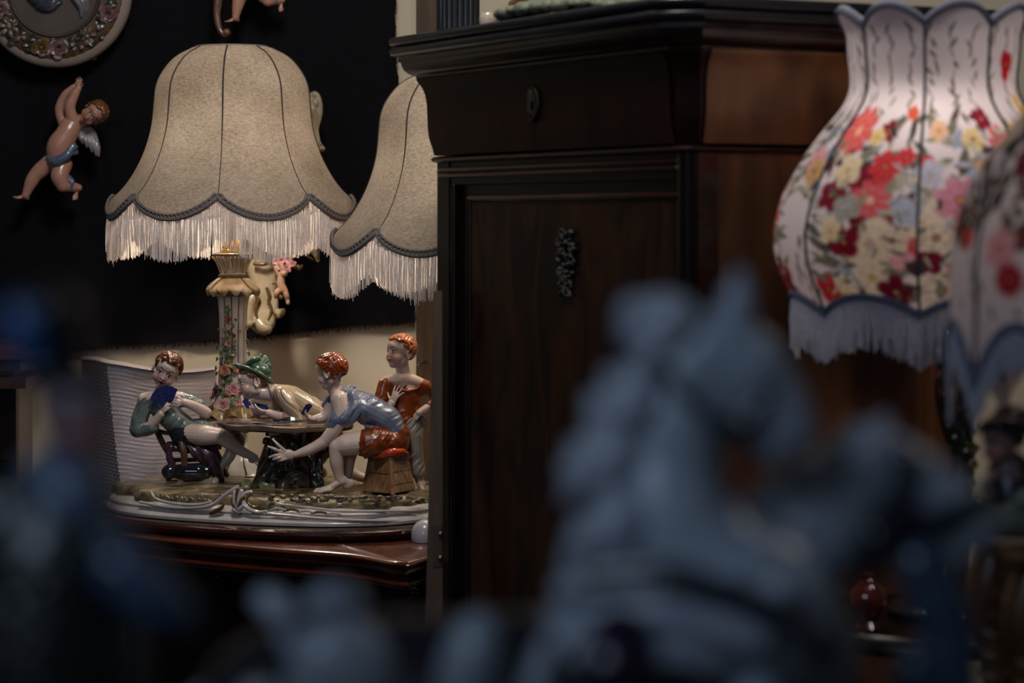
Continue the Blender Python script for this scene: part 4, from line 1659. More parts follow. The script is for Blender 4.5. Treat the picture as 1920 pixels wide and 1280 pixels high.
for a, b in (((318, 672, -30), (314, 681, -33)), ((330, 675, -27), (325, 686, -31)), ((308, 672, -30), (303, 678, -32)), ((296, 676, -24), (291, 686, -24)), ((338, 682, -18), (336, 694, -20))):
    H1.limb([a, b], [4.5, 1.6], n=8)
clothes('hair', H1, M['hair_auburn'], boy1, voxel=0.001, sm=1, label='curly auburn hair')
S = Fig(d1)
S.limb([(305, 762, 4), (325, 785, 4), (352, 803, 0)], [32, 30, 25], flat=0.8)
S.limb([(274, 752, 2), (263, 782, 0), (258, 806, -4)], [15, 16, 15])
S.limb([(258, 806, -4), (272, 806, -8), (286, 801, -15)], [15, 13, 12.5])
S.limb([(335, 748, 8), (357, 751, 10), (376, 757, 6)], [15, 13, 9.5])
S.limb([(355, 805, 2), (378, 797, -4), (394, 798, -4)], [18, 14, 6])
S.limb([(283, 790, -16), (289, 800, -19), (286, 811, -15)], [3.5, 3.5, 3.5])
clothes('shirt', S, M['shirt_teal'], boy1, (0.45, 0.85, 0.1), 17, 1.0, seed=1.0, label='grey-teal shirt')
S = Fig(d1)
S.limb([(338, 808, -2), (354, 815, -8), (366, 816, -12)], [23, 23.5, 21])
S.limb([(342, 812, 10), (375, 812, 10), (395, 808, 10)], [20, 18, 14])
clothes('shorts', S, M['shorts_navy'], boy1, (0.9, 0.2, 0.1), 14, 1.2, seed=2.0, label='navy blue shorts')
S = Fig(d1)
S.limb([(395, 806, 14), (425, 808, 12), (440, 818, 4)], [17, 21, 17])
S.limb([(440, 815, 8), (447, 828, 6), (440, 844, 6)], [16, 13, 10])
clothes('far_thigh', S, M['thigh_shade'], boy1, (0.6, 0.6, 0.1), 16, 0.8, label='far thigh and knee, shade painted in as mauve-brown')
S = Fig(d1)
for k in range(6):
    cm = MB()
    a = R(-62 + 17 * k)
    piv = Vector((313, 757, -33 + 0.9 * k))
    ax = Vector((math.cos(a), math.sin(a) * 0.35, 0))
    dr_ = Vector((math.sin(a) * 0.95, -math.cos(a), -0.1))
    card(cm, S, piv + dr_ * 19, unit(Vector((math.cos(a), math.sin(a), 0))), dr_, 17, 29)
    part('card', cm, M['card_blue'], boy1)

# chair
CF = Fig(d1)
chair = part('chair_frame', (lambda m: (m.limb([(288, 792, 26), (302, 825, 24), (322, 862, 20), (328, 890, 18)], [5.5, 6, 5.5, 5], n=8), m)[1])(Fig(d1)), M['porc_brown'], lamp, label='brown wooden chair')
m_ = Fig(d1)
m_.limb([(292, 806, 26), (315, 811, 26), (340, 806, 24)], [5, 5, 4.5], n=8)
part('top_rail', m_, M['porc_brown'], chair)
m_ = Fig(d1)
m_.limb([(340, 826, -20), (345, 850, -24), (346, 875, -24), (350, 893, -22)], [6.5, 6.5, 6, 5], n=10, flat=0.7)
part('leg', m_, M['porc_brown'], chair)
m_ = Fig(d1)
m_.limb([(405, 850, 10), (416, 872, 8), (425, 890, 6)], [5, 5.5, 5], n=8)
part('leg', m_, M['porc_brown'], chair)
m_ = Fig(d1)
m_.limb([(325, 862, 10), (360, 862, 0), (400, 858, 0)], [4, 4, 4], n=8)
part('stretcher', m_, M['porc_brown'], chair)
m_ = Fig(d1)
m_.limb([(318, 836, 10), (360, 836, 4), (408, 836, 4)], [10, 12, 9], flat=0.9)
m_.limb([(318, 838, -4), (360, 842, -12), (404, 840, -8)], [7, 8, 7])
m_.limb([(350, 832, -20), (368, 850, -20), (385, 868, -16)], [4, 9, 6])
m_.limb([(370, 838, -18), (392, 855, -16), (404, 880, -10), (414, 897, -6)], [8, 14, 13, 8])
m_.limb([(396, 838, -10), (408, 860, -6), (412, 890, -4)], [8, 9, 8])
m_.limb([(320, 838, -6), (317, 858, -6), (326, 880, -4), (316, 898, -8)], [6, 6, 7, 5])
clothes('seat_cloth', m_, M['cloth_plum'], chair, (0.85, -0.35, 0.1), 8, 1.0, label='plum cloth hanging over the seat')

# jug lying under the chair
m_ = Fig(d1)
m_.limb([(319, 884, -18), (324, 884, -18), (336, 884, -18), (352, 885, -18), (372, 885, -18), (388, 884, -18)], [13, 11, 14.5, 17, 17.5, 13], n=24)
m_.limb([(316.5, 884, -18), (319, 884, -18)], [14, 14], n=24)
jug = part('jug', remeshed(m_, 0.0012, 2), M['jug_black'], lamp, label='shiny black jug lying on its side under the chair')

# ---------------------------------------------------------------- table
TD = 4.66
tc = P(532, 788, TD)
ZT = CAMZ - 391 * TD / FPX
mb = MB()


def board_r(a, j, r, z):
    k = 1 + 0.025 * math.sin(5 * a) + 0.02 * math.sin(9 * a + 1)
    return (r * k, z)


na = 90
vs = []
prof = [(0.90, -0.0125), (0.985, -0.0105), (1.0, -0.006), (0.995, -0.0015), (0.96, 0.0)]
bt = MB()
for j, (k, z) in enumerate(prof):
    for i in range(na):
        a = 2 * PI * i / na
        kk = k * (1 + 0.02 * math.sin(5 * a) + 0.018 * math.sin(9 * a + 1))
        p = tc + UV * (0.141 * kk * math.cos(a)) + VV * (0.095 * kk * math.sin(a))
        vs.append((p.x, p.y, ZT + z + 0.0012 * math.sin(7 * a)))
fs = [(j * na + i, j * na + (i + 1) % na, (j + 1) * na + (i + 1) % na, (j + 1) * na + i) for j in range(4) for i in range(na)]
fs.append(tuple(reversed(range(na))))
fs.append(tuple(range(4 * na, 5 * na)))
bt.add(vs, fs)
tbl = part('table_top', bt, M['porc_board'], lamp, label='rough oval board table top')
for i, (px, py, d, w) in enumerate(((452, 803, 4.635, 6), (560, 806, 4.56, 6))):
    part('batten', MB().box(P(px, py, d + 0.03), (0.007, 0.06, 0.012), rz=-0.4), M['porc_board'], tbl)
q = 0
FT = Fig(TD)
for u_, v_, a in ((-0.085, -0.055, 0.3), (-0.055, -0.062, 1.2), (-0.03, -0.055, 0.7), (-0.01, -0.068, 2.0), (0.015, -0.062, 0.2), (-0.07, -0.03, 0.9), (0.03, -0.05, 1.4)):
    p = tc + UV * u_ + VV * v_
    q += 1
    part('card', MB().box((p.x, p.y, ZT + 0.0010 + 0.0006 * q), (0.016, 0.024, 0.0009), rz=a), M['card_blue'] if q % 3 else M['porc_white'], tbl)

# stump under the table
m_ = Fig(4.70)
m_.limb([(548, 798, 0), (548, 830, 0), (545, 870, -6), (535, 915, -14)], [38, 34, 34, 42], n=20)
m_.limb([(600, 798, 6), (590, 830, 4), (575, 870, 0)], [22, 18, 26])
m_.limb([(520, 860, -20), (500, 890, -36), (478, 912, -44)], [22, 18, 10])
m_.limb([(545, 880, -24), (535, 905, -46), (528, 922, -60)], [22, 18, 10])
m_.limb([(525, 808, -26), (512, 810, -40)], [12, 9])
m_.limb([(570, 870, -20), (590, 905, -40), (610, 920, -46)], [20, 14, 8])
m_.limb([(508, 840, -10), (500, 870, -20), (490, 905, -30)], [14, 16, 14])
rnd = random.Random(8)
for i in range(60):
    a = rnd.uniform(0, 1)
    px, py = rnd.uniform(500, 605), rnd.uniform(805, 915)
    m_.limb([(px, py, -34 - (py - 800) * 0.15), (px + rnd.uniform(-6, 6), py + rnd.uniform(8, 20), -36 - (py - 800) * 0.17)], [3, 4.5], n=7)
stump = part('tree_stump', remeshed(m_, 0.0016, 2), M['stump'], lamp, label='dark green-brown tree stump under the table')
m_ = Fig(4.70)
m_.limb([(519, 808, -42), (511, 809, -50)], [8, 8.5], n=14)
part('sawn_end', m_, M['porc_white'], stump)
m_ = Fig(4.70)
for k in range(4):
    r0 = 24 - 5.5 * k
    pts = [(556 + r0 * math.cos(a) * 0.95, 905 + r0 * math.sin(a) * 0.9, -58 - 2 * k) for a in np.linspace(PI, 2 * PI + 0.4, 9)]
    m_.limb(pts, [3.5] * 9, n=8, sub=2)
m_.blob((556, 908, -50), (20, 16, 10))
part('bark_knot', remeshed(m_, 0.0014, 1), M['porc_brown'], stump)
m_ = Fig(4.66)
m_.limb([(519, 838, -30), (518, 850, -30), (520, 862, -28)], [9, 11, 8], n=16)
part('blue_pot', m_, M['blue_glaze'], stump)
rnd = random.Random(31)
ivy = mat('ivy_leaf_glaze', '#3d5236', 0.2, color2='#24351f', nscale=60, coat=0.6)
for px, py, dz, sz, roll, mt in ((500, 808, -20, 17, 0.5, ivy), (507, 822, -22, 17, 2.2, ivy), (515, 828, -24, 14, 3.6, ivy), (498, 816, -16, 13, 5.2, ivy), (518, 815, -26, 12, 1.2, ivy), (510, 840, -30, 13, 3, ivy),
                                 (465, 918, -36, 21, 0.3, LC[0]), (470, 916, -40, 19, 1.0, LC[0]), (460, 914, -32, 18, 5.8, LC[0]), (497, 922, -50, 20, 0.2, LC[0]), (504, 920, -52, 18, 5.6, LC[0]), (500, 915, -50, 16, 1.1, LC[0]),
                                 (560, 880, -40, 14, 3, ivy), (575, 900, -50, 14, 2.5, ivy), (585, 890, -46, 12, 4, ivy)):
    G = Fig(4.70)
    placed('ivy_leaf', LEAF, mt, stump, G.w((px, py, dz - 8)), (rnd.uniform(-.3, .3), -1, rnd.uniform(0, .5)), sz * G.s, roll)

# ---------------------------------------------------------------- 2. boy in the green hat
d2 = 4.70
F = Fig(d2)
hd2 = head(F, (473, 717, 0), 66, (-0.96, 0.14, -0.16), (-0.10, -0.98, 0.1))
F.limb([(480, 733, 2), (496, 737, 3), (515, 738, 4)], [15, 15, 18])
F.limb([(540, 782, -16), (520, 779, -24), (503, 773, -28)], [9, 8.5, 7])
hand(F, (503, 773, -28), (-0.96, -0.10, -0.1), (-0.1, -0.8, 0.4), 42, curl=0.4, side=-1, thumb=0.5, rad=1.05, spread=0.35)
F.limb([(525, 775, 14), (490, 778, 12), (480, 774, 8)], [9, 8, 7])
hand(F, (484, 774, -2), (-0.72, -0.65, -0.1), (0.5, -0.6, -0.2), 34, curl=0.5, side=1, thumb=0.5, rad=1.1)
# legs under the table
F.limb([(625, 815, 20), (640, 850, 16), (660, 885, 14), (688, 898, 14)], [18, 14, 10, 8])
F.limb([(600, 820, 0), (585, 855, -10), (570, 868, -16)], [20, 19, 16])
F.limb([(566, 868, -18), (585, 880, -20), (604, 886, -22)], [12, 11, 10])
F.blob((602, 884, -24), (11, 9, 8))
boy2 = skin_object('boy', F, [hd2], lamp, 'boy in green hat and cream shirt bending over the table', lips='#8a2c24')
H2 = Fig(d2)
hair_on(H2, hd2, hairmask(0.35, -0.02, -0.62, 0.22), n=110, r=0.05, ln=0.16, seed=5, lift=1.0)
clothes('hair', H2, M['hair_brown'], boy2, voxel=0.001, sm=1, label='wavy brown hair')
S = Fig(d2)
S.blob((485, 693, 2), (25, 18, 24), (unit((0.92, 0.38, 0)), unit((-0.38, 0.92, 0)), (0, 0, 1)))
S.limb([(474, 688, 2), (484, 676, 0), (490, 667, 0)], [16, 10, 4])
S.limb([(494, 694, 2), (497, 680, 4), (497, 670, 4)], [17, 11, 5])
S.limb([(500, 698, 0), (503, 686, 0)], [10, 7])
S.limb([(466, 682, -14), (476, 674, -16), (486, 672, -12)], [5, 5, 4])
brim = []
for q in range(20):
    a = 2 * PI * q / 20
    ax, ay = math.cos(a) * 32, math.sin(a) * 26
    brim.append((480 + ax * 0.90 - 2, 698 + ax * 0.44 + (2.5 * math.cos(2 * a)), ay))
S.limb(brim + [brim[0]], 3.6, n=8, sub=2)
S.limb([(452, 688, -2), (445, 685, -2), (440, 684, -2)], [6, 4.5, 2])
S.limb([(500, 708, 0), (508, 715, -2)], [7, 5])
clothes('hat', S, M['hat_green'], boy2, (0.5, 0.6, 0.5), 24, 1.0, sm=2, seed=3, label='crumpled green hat')
S = Fig(d2)
S.limb([(516, 738, 6), (545, 748, 10), (580, 768, 14), (612, 785, 16)], [20, 27, 27, 24], flat=0.95)
S.limb([(526, 738, -14), (542, 760, -22), (552, 778, -20)], [15, 14, 12])
S.limb([(554, 782, -20), (545, 782, -20), (535, 781, -20)], [11, 11.5, 11])
S.limb([(525, 740, 26), (520, 765, 24), (522, 778, 16)], [13, 11, 10])
S.limb([(505, 722, -8), (509, 733, -15), (511, 745, -14)], [3, 4, 3])
clothes('shirt', S, M['shirt_cream'], boy2, (0.8, -0.4, 0.2), 13, 1.1, seed=5, label='cream shirt with rolled sleeve')
S = Fig(d2)
S.limb([(612, 785, 16), (612, 815, 10), (598, 845, -4), (582, 868, -10)], [26, 26, 23, 19])
S.limb([(615, 800, 20), (636, 840, 18)], [22, 18])
clothes('shorts', S, M['shorts_red'], boy2, (0.6, 0.7, 0), 13, 1.0, seed=6, label='dark red shorts')
S = Fig(d2)
cm = MB()
card(cm, S, (488, 760, -26), (0.95, 0.2, 0), (0.1, -0.35, -0.9), 28, 20)
part('card', cm, M['card_blue'], boy2)
cm = MB()
card(cm, S, (490, 763, -26), (0.97, 0.25, 0), (0.05, -0.5, -0.85), 28, 18)
part('card', cm, M['card_blue'], boy2)
cm = MB()
card(cm, S, (463, 755, -14), (0.6, 0.8, 0.1), (-0.4, 0.5, -0.7), 18, 15)
part('card', cm, M['card_blue'], boy2)
cm = MB()
card(cm, S, (488, 764, -32), (0.97, 0.22, 0), (0.03, -0.98, 0.1), 27, 7)
part('card', cm, M['card_blue'], boy2)
cm = MB()
card(cm, S, (463, 756, -20), (0.55, 0.8, 0.0), (0.8, -0.5, 0.1), 15, 11)
part('card', cm, M['card_blue'], boy2)

# ---------------------------------------------------------------- 3. boy in the blue shirt on the stool
d3 = 4.58
F = Fig(d3)
hd3 = head(F, (620, 697, 0), 66, (-0.86, 0.16, 0.48), (-0.05, -0.99, 0.0))
F.limb([(622, 716, 4), (632, 738, 4), (645, 752, 4)], [14, 14, 20])
F.limb([(636, 748, -16), (640, 775, -22), (628, 803, -24), (606, 829, -24)], [17, 16, 13, 11])
F.limb([(606, 829, -24), (582, 842, -26), (553, 852, -28)], [11.5, 10, 6.5])
# splayed hand reaching down
hw = Vector((551, 852, -28))
F.blob((541, 852, -29), (13, 10, 5.5), (unit((-0.95, -0.1, 0)), unit((0.1, -0.95, 0)), (0, 0, 1)))
for tip, mid, b in (((511, 823, -30), (522, 834, -33), (536, 846, -30)), ((502.5, 836.5, -32), (516, 842, -35), (533, 849, -30)), ((505, 857, -34), (518, 853, -36), (533, 853, -30)), ((512, 861, -34), (523, 858, -36), (535, 856, -30)), ((522, 864, -32), (529, 862, -34), (538, 859, -30))):
    F.limb([hw + (Vector(b) - hw) * 0.7, b, mid, tip], [3.6, 3.4, 3.1, 2.0], n=8, sub=3)
# far arm holding cards
F.limb([(622, 758, 24), (606, 782, 20), (580, 787, 10)], [14, 10, 7])
hand(F, (590, 786, 6), (-0.9, -0.3, -0.3), (0.1, -0.7, -0.4), 32, curl=0.6, side=-1, thumb=0.5)
# near leg
F.limb([(730, 828, -14), (690, 829, -20), (652, 833, -22), (634, 838, -22)], [25, 24, 21, 17])
F.limb([(633, 838, -22), (631, 862, -22), (636, 892, -18), (641, 902, -18)], [16.5, 13.5, 9.5, 8.5])
foot(F, (643, 897, -18), (-0.96, 0.16, -0.25), (-0.1, -0.95, -0.2), 76, r=0.66)
F.limb([(660, 838, 12), (652, 868, 12), (650, 905, 8)], [15, 13, 8])
foot(F, (650, 898, 8), (-0.95, 0.12, -0.1), (-0.1, -0.95, -0.2), 50, r=0.7)
F.limb([(648, 752, 0), (690, 775, 2)], [17, 15])
boy3 = skin_object('boy', F, [hd3], lamp, 'red-haired boy in blue-grey shirt seated on the stool and reaching down', lips='#8a4034')
H3 = Fig(d3)
hair_on(H3, hd3, hairmask(0.25, -0.12, -0.75, 0.20), n=190, r=0.052, ln=0.17, seed=8, lift=1.06)
clothes('hair', H3, M['hair_red'], boy3, voxel=0.001, sm=1, label='curly red hair')
S = Fig(d3)
S.limb([(652, 748, 2), (690, 768, 2), (725, 786, 0), (740, 806, -4)], [25, 33, 30, 24], flat=0.9)
S.limb([(640, 770, -16), (632, 785, -22), (626, 795, -23)], [17, 16.5, 14.5])
S.limb([(668, 762, -16), (646, 782, -24), (626, 794, -24)], [17, 16, 12])
S.limb([(662, 742, -10), (668, 770, -20), (650, 792, -24)], [14, 14, 10])
S.limb([(645, 735, 8), (660, 728, 6)], [6, 8])
S.limb([(626, 748, 22), (612, 760, 24)], [14, 10])
S.limb([(690, 800, -14), (720, 808, -16), (750, 815, -8)], [7, 9, 10])
clothes('shirt', S, M['shirt_blue'], boy3, (0.62, 0.78, 0.0), 20, 1.1, seed=7, label='blue-grey shirt slipping off the shoulder')
S = Fig(d3)
S.limb([(744, 815, -2), (735, 830, -8), (706, 830, -18), (692, 831, -21)], [26, 31, 31, 29])
S.limb([(742, 818, 8), (735, 838, 6)], [22, 18])
clothes('shorts', S, M['shorts_orange'], boy3, (0.55, 0.8, 0.1), 15, 1.1, seed=9, label='rust-brown shorts')
S = Fig(d3)
cm = MB()
card(cm, S, (573, 768, 2), (0.45, -0.75, -0.5), (0.8, 0.45, -0.2), 24, 9)
part('card', cm, M['card_blue'], boy3)
cm = MB()
card(cm, S, (576, 767, 4), (0.52, -0.75, -0.4), (0.8, 0.5, -0.2), 25, 9)
part('card', cm, M['card_blue'], boy3)

# ---------------------------------------------------------------- stool
def stool_corner(px, py, d):
    return P(px, py, d)


st = [stool_corner(681, 921, 4.575), stool_corner(736, 926, 4.50), stool_corner(778, 917, 4.575), stool_corner(722, 912, 4.66)]
tp = [stool_corner(694, 860, 4.585), stool_corner(733, 863, 4.54), stool_corner(766, 859, 4.585), stool_corner(728, 856, 4.64)]
stool = part('stool', MB().hexa([p + Vector((0, 0, 0)) for p in st], tp), M['stool_wood'], lamp, label='ochre box stool of rough boards')


def face_board(a, b, c, d, u0, u1, v0, v1, th):
    """a,b bottom left/right; d,c top left/right"""
    def q(u, v):
        return (a * (1 - u) + b * u) * (1 - v) + (d * (1 - u) + c * u) * v
    n = (b - a).cross(d - a).normalized()
    if n.y > 0:
        n = -n
    p = [q(u0, v0), q(u1, v0), q(u1, v1), q(u0, v1)]
    m = MB()
    m.add(p + [x + n * th for x in p], [(3, 2, 1, 0), (4, 5, 6, 7), (0, 1, 5, 4), (1, 2, 6, 5), (2, 3, 7, 6), (3, 0, 4, 7)])
    return m


for (a, b, c, d), cuts in (((st[0], st[1], tp[1], tp[0]), (0.0, 0.58, 1.0)), ((st[1], st[2], tp[2], tp[1]), (0.0, 0.24, 0.62, 1.0))):
    for v0, v1 in zip(cuts[:-1], cuts[1:]):
        part('board', face_board(a, b, c, d, 0.02, 0.97, v0 + 0.012, v1 - 0.018, 0.0022), M['stool_wood'], stool)
m_ = MB()
for p, q in ((st[0], tp[0]), (st[1], tp[1])):
    m_ = MB()
    m_.tube([p, (p + q) / 2 + Vector((0, -0.001, 0)), q], [0.0042, 0.0034, 0.0038], n=8)
    part('corner_post', m_, M['stool_wood'], stool)
up_ = Vector((0, 0, 0.006))
cen = sum(tp, Vector()) / 4
top_ = [cen + (p - cen) * 1.12 for p in tp]
part('seat', MB().hexa([p - up_ * 0.2 for p in top_], [p + up_ for p in top_]), M['stool_wood'], stool)
m_ = Fig(4.56)
m_.limb([(708, 851, -14), (735, 848, -18), (756, 847, -6)], [6, 9, 7])
m_.limb([(745, 846, 0), (762, 850, 4)], [8, 5])
m_.limb([(700, 855, -10), (720, 854, -18), (745, 853, -14)], [4, 5, 5])
clothes('seat_cushion', m_, M['cushion'], stool, (0.9, 0.3, 0), 16, 0.8, label='glossy red-orange cushion')

# ---------------------------------------------------------------- 4. standing boy in orange
d4 = 4.62
F = Fig(d4)
hd4 = head(F, (750, 660, 0), 64, (-0.80, -0.06, -0.58), (0.06, -0.99, -0.02), mouth_open=0.7)
F.limb([(752, 678, 4), (757, 700, 4), (762, 716, 4)], [13.5, 12.5, 17])
F.limb([(725, 716, 0), (757, 712, 2), (793, 722, 6)], [11, 16, 12])
F.blob((762, 732, 2), (24, 20, 17))
F.limb([(757, 716, 2), (757, 750, 2)], [16, 14])
F.limb([(770, 870, 4), (772, 830, 4), (758, 830, 10), (757, 748, 4)], [7, 8, 8, 10])
F.limb([(758, 835, 12), (760, 882, 16)], [8, 8])
F.limb([(772, 835, 2), (781, 885, 0)], [8, 8])
F.limb([(716, 775, -6), (726, 770, -18), (735, 756, -24)], [10, 9, 7.2])
hand(F, (735, 755, -24), (0.42, -0.90, -0.1), (0.35, 0.2, 0.9), 38, curl=0.22, side=-1, thumb=0.9, rad=0.95, spread=0.3)
F.limb([(815, 752, 4), (800, 765, -8), (786, 774, -16)], [9, 8, 7])
hand(F, (788, 773, -16), (-0.80, 0.55, -0.1), (0.3, 0.4, 0.9), 28, curl=0.6, side=-1, thumb=0.4)
F.limb([(781, 885, 0), (787, 900, 0), (790, 908, -2)], [11, 8.5, 8])
foot(F, (789, 905, -2), (0.25, 0.45, -0.85), (0, -0.9, -0.3), 42, r=0.85)
F.limb([(760, 880, 16), (762, 900, 16)], [11, 8])
foot(F, (762, 903, 16), (-0.3, 0.4, -0.85), (0, -0.9, -0.3), 40, r=0.85)
boy4 = skin_object('boy', F, [hd4], lamp, 'standing boy in orange shirt and pale trousers looking left open-mouthed', base=SKIN_W, lips='#a04830')
H4 = Fig(d4)
hair_on(H4, hd4, hairmask(0.45, 0.02, -0.72, 0.12), n=150, r=0.055, ln=0.17, seed=12, lift=1.04)
clothes('hair', H4, M['hair_ginger'], boy4, voxel=0.001, sm=1, label='wavy ginger hair')
S = Fig(d4)
S.limb([(758, 742, 2), (760, 762, 2), (757, 783, 0)], [29, 30, 29], flat=0.75)
S.limb([(730, 722, 0), (757, 732, 4), (790, 728, 6)], [13, 15, 14])
S.limb([(722, 720, -2), (715, 748, -6), (712, 772, -8)], [13.5, 13.5, 13.5])
S.limb([(712, 772, -8), (721, 776, -16), (729, 776, -20)], [13, 11, 10.5])
S.limb([(731, 766, -20), (734, 775, -24), (732, 786, -22)], [3, 3, 3])
S.limb([(790, 722, 6), (806, 730, 8), (818, 745, 8)], [13.5, 12, 11])
S.limb([(818, 745, 8), (812, 755, 2), (806, 761, -4)], [11, 10, 9.5])
S.limb([(733, 716, -10), (746, 728, -16), (762, 733, -17), (780, 730, -12), (789, 718, -4)], [3.5, 3.2, 3.5, 3.2, 3], n=8)
S.limb([(735, 776, -6), (748, 795, -12), (756, 800, -10)], [12, 8, 4])
clothes('shirt', S, M['shirt_orange'], boy4, (0.6, 0.7, 0.1), 13, 1.2, seed=11, label='burnt orange shirt')
S = Fig(d4)
S.limb([(768, 790, 2), (772, 812, -2), (774, 840, -4), (781, 868, -4), (784, 884, -4)], [23, 22, 19, 15, 14])
S.limb([(760, 795, 10), (756, 840, 14), (760, 878, 16)], [22, 18, 14])
S.limb([(782, 785, -6), (795, 786, -2), (797, 795, 0)], [7, 7, 6])
S.limb([(774, 884, -2), (784, 889, -8), (795, 884, -2)], [3, 3, 3])
clothes('trousers', S, M['trousers'], boy4, (0.75, 0.5, 0.2), 12, 1.2, seed=13, label='pale grey rolled trousers')
# ================================================================== porcelain wall sconce behind the lamp
DS = 5.20
M['sconce'] = mat('cream_porcelain', '#b5a78e', 0.26, color2='#9a8c74', nscale=30, coat=0.4)
sc = thing('wall_sconce', 'cream and gold porcelain wall bracket with cherub and roses behind the lamp', 'sconce', P(497, 620, DS))


def sp(F_, pts, rad, **k):
    F_.limb(pts, rad, **k)


S = Fig(DS)
S.limb([(488, 440, 0), (489, 480, 0), (494, 530, -4), (496, 570, -4), (492, 600, -8)], [36, 34, 25, 23, 26], flat=0.55, n=24)
S.limb([(500, 200, 10), (520, 300, 10), (490, 380, 10), (490, 450, 4)], [30, 34, 34, 34], flat=0.4, n=20)
body_s = part('bracket_body', remeshed(S, 0.002, 3), M['sconce'], sc)
for pts, rad, mt in (([(480, 545, -8), (470, 565, -12), (466, 590, -12), (468, 606, -18), (476, 604, -24)], [7, 11, 11, 8, 4], 'sconce'),
                     ([(508, 545, -8), (514, 570, -10), (508, 592, -14), (506, 608, -20), (498, 604, -24)], [6, 9, 10, 8, 4], 'sconce'),
                     ([(500, 560, -8), (512, 580, -10), (523, 588, -12), (530, 583, -16), (526, 592, -18)], [6, 10, 9, 6, 3], 'sconce'),
                     ([(483, 600, -16), (492, 612, -20), (500, 616, -22), (506, 610, -20)], [10, 12, 11, 7], 'sconce'),
                     ([(484, 618, -20), (495, 622, -24), (506, 618, -20)], [5, 7, 5], 'porc_gilt'),
                     ([(486, 560, -26), (479, 580, -24), (484, 600, -24)], [2, 3, 2], 'porc_gilt'),
                     ([(502, 562, -26), (509, 580, -24), (504, 600, -24)], [2, 3, 2], 'porc_gilt'),
                     ([(512, 586, -20), (521, 595, -20), (528, 590, -20)], [2.5, 3, 2], 'porc_gilt'),
                     ([(500, 540, -18), (506, 556, -16), (503, 570, -16)], [3, 4, 2], 'porc_gilt'),
                     ([(478, 548, -18), (486, 566, -16), (480, 575, -16)], [3, 4, 2], 'porc_gilt')):
    S = Fig(DS)
    S.limb(pts, rad, n=12)
    part('acanthus_leaf', S, M[mt], body_s)
# branch arm to the right with leafy tip
S = Fig(DS)
S.limb([(505, 470, -20), (535, 472, -40), (560, 470, -46), (575, 462, -48), (590, 470, -48), (596, 488, -48)], [8, 7, 8, 11, 9, 4], n=14)
S.limb([(572, 458, -52), (586, 464, -54), (592, 480, -54)], [5, 6, 4])
arm_s = part('arm', remeshed(S, 0.0018, 2), M['sconce'], sc)
S = Fig(DS)
S.limb([(556, 481, -44), (562, 476, -48), (574, 478, -50), (586, 486, -50)], [2, 3, 3, 2])
part('gilt_edge', S, M['porc_gilt'], arm_s)
S = Fig(DS)
S.limb([(552, 500, -40), (561, 501, -42), (566, 498, -42)], [4, 6, 3])
part('gilt_bud', S, M['porc_gilt'], arm_s)
S = Fig(DS)
S.limb([(478, 494, -30), (492, 495, -34), (506, 492, -30)], [4, 4, 3])
part('gilt_edge', S, M['porc_gilt'], body_s)
S = Fig(DS)
for k, (px, py, r, c) in enumerate(((518, 490, 8, 'pink'), (528, 488, 9, 'pink'), (541, 486, 9, 'pink'), (538, 502, 8.5, 'pink'), (548, 494, 7, 'pink'), (524, 500, 7, 'pale'), (532, 478, 8, 'plum'), (546, 480, 7, 'plum'))):
    placed('rose', ROSE, RC[c], arm_s, S.w((px, py, -56)), (0.15 * math.sin(k * 2), -1, 0.1 * math.cos(k)), r * S.s, k * 1.1)
# scroll beside the shade
S = Fig(DS)
S.limb([(575, 186, -6), (590, 176, -8), (599, 190, -8), (600, 215, -8), (594, 240, -8), (597, 262, -10), (604, 278, -12)], [5, 6, 5.5, 5, 4.5, 4, 4.5], n=12)
S.limb([(584, 190, -8), (586, 205, -10), (592, 222, -10), (586, 250, -8), (592, 268, -8)], [7, 9, 6, 6, 5], n=12)
S.limb([(570, 260, 0), (575, 220, 0), (575, 190, 0), (560, 170, 0)], [14, 16, 14, 12], n=14)
S.limb([(560, 420, 10), (575, 300, 4), (590, 272, -4)], [14, 14, 8], n=12)
S.blob((591, 193, -14), (6, 8, 5))
S.blob((604, 279, -13), 6.5)
part('scroll', remeshed(S, 0.0018, 2), M['sconce'], sc, label='scrolled side of the bracket showing right of the shade')
S = Fig(DS)
S.blob((604, 281, -15), 5)
S.limb([(599, 264, -12), (602, 272, -14)], [2, 2.5])
part('gilt_scroll_end', S, M['porc_gilt'], sc)

# small cherub under the roses
F = Fig(DS)
hdc = head(F, (533, 512, -52), 20, (0.1, -0.5, 0.5), (0, -1, 0), ears=(0, 0))
F.limb([(529, 512, -50), (527, 522, -50), (527, 533, -50), (530, 542, -50)], [6, 7.5, 8, 8.5])
F.limb([(523, 516, -52), (518, 506, -54), (515, 496, -54)], [4, 3.4, 2.8])
F.limb([(532, 516, -54), (531, 506, -58), (529, 498, -58)], [4, 3.4, 2.8])
F.limb([(526, 542, -50), (519, 549, -52), (517, 556, -50)], [6.5, 6, 4])
F.limb([(533, 543, -50), (537, 553, -52), (539, 562, -50), (540, 568, -52)], [6.5, 5.5, 4, 3.5])
skin_object('cherub', F, [], sc, 'small pink cherub holding up roses', base=C('#a88470')[:3], voxel=0.0013)
S = Fig(DS)
S.limb([(519, 530, -48), (512, 531, -50)], [3, 2.5])
S.limb([(524, 553, -50), (527, 557, -50)], [3, 5])
part('gilt_bow', S, M['porc_gilt'], sc)

# ================================================================== flying cherub on the black cloth
M['hair_gold'] = mat('gold_brown_hair_glaze', '#8a5c34', 0.22, color2='#54341c', nscale=260, coat=0.6)
M['sash'] = mat('dusty_blue_glaze', '#6b7890', 0.25, color2='#4a556c', nscale=60, coat=0.5)
M['wing'] = mat('pale_wing_glaze', '#a8a2a4', 0.28, color2='#847c7c', nscale=60, coat=0.4)
DCH = 5.21


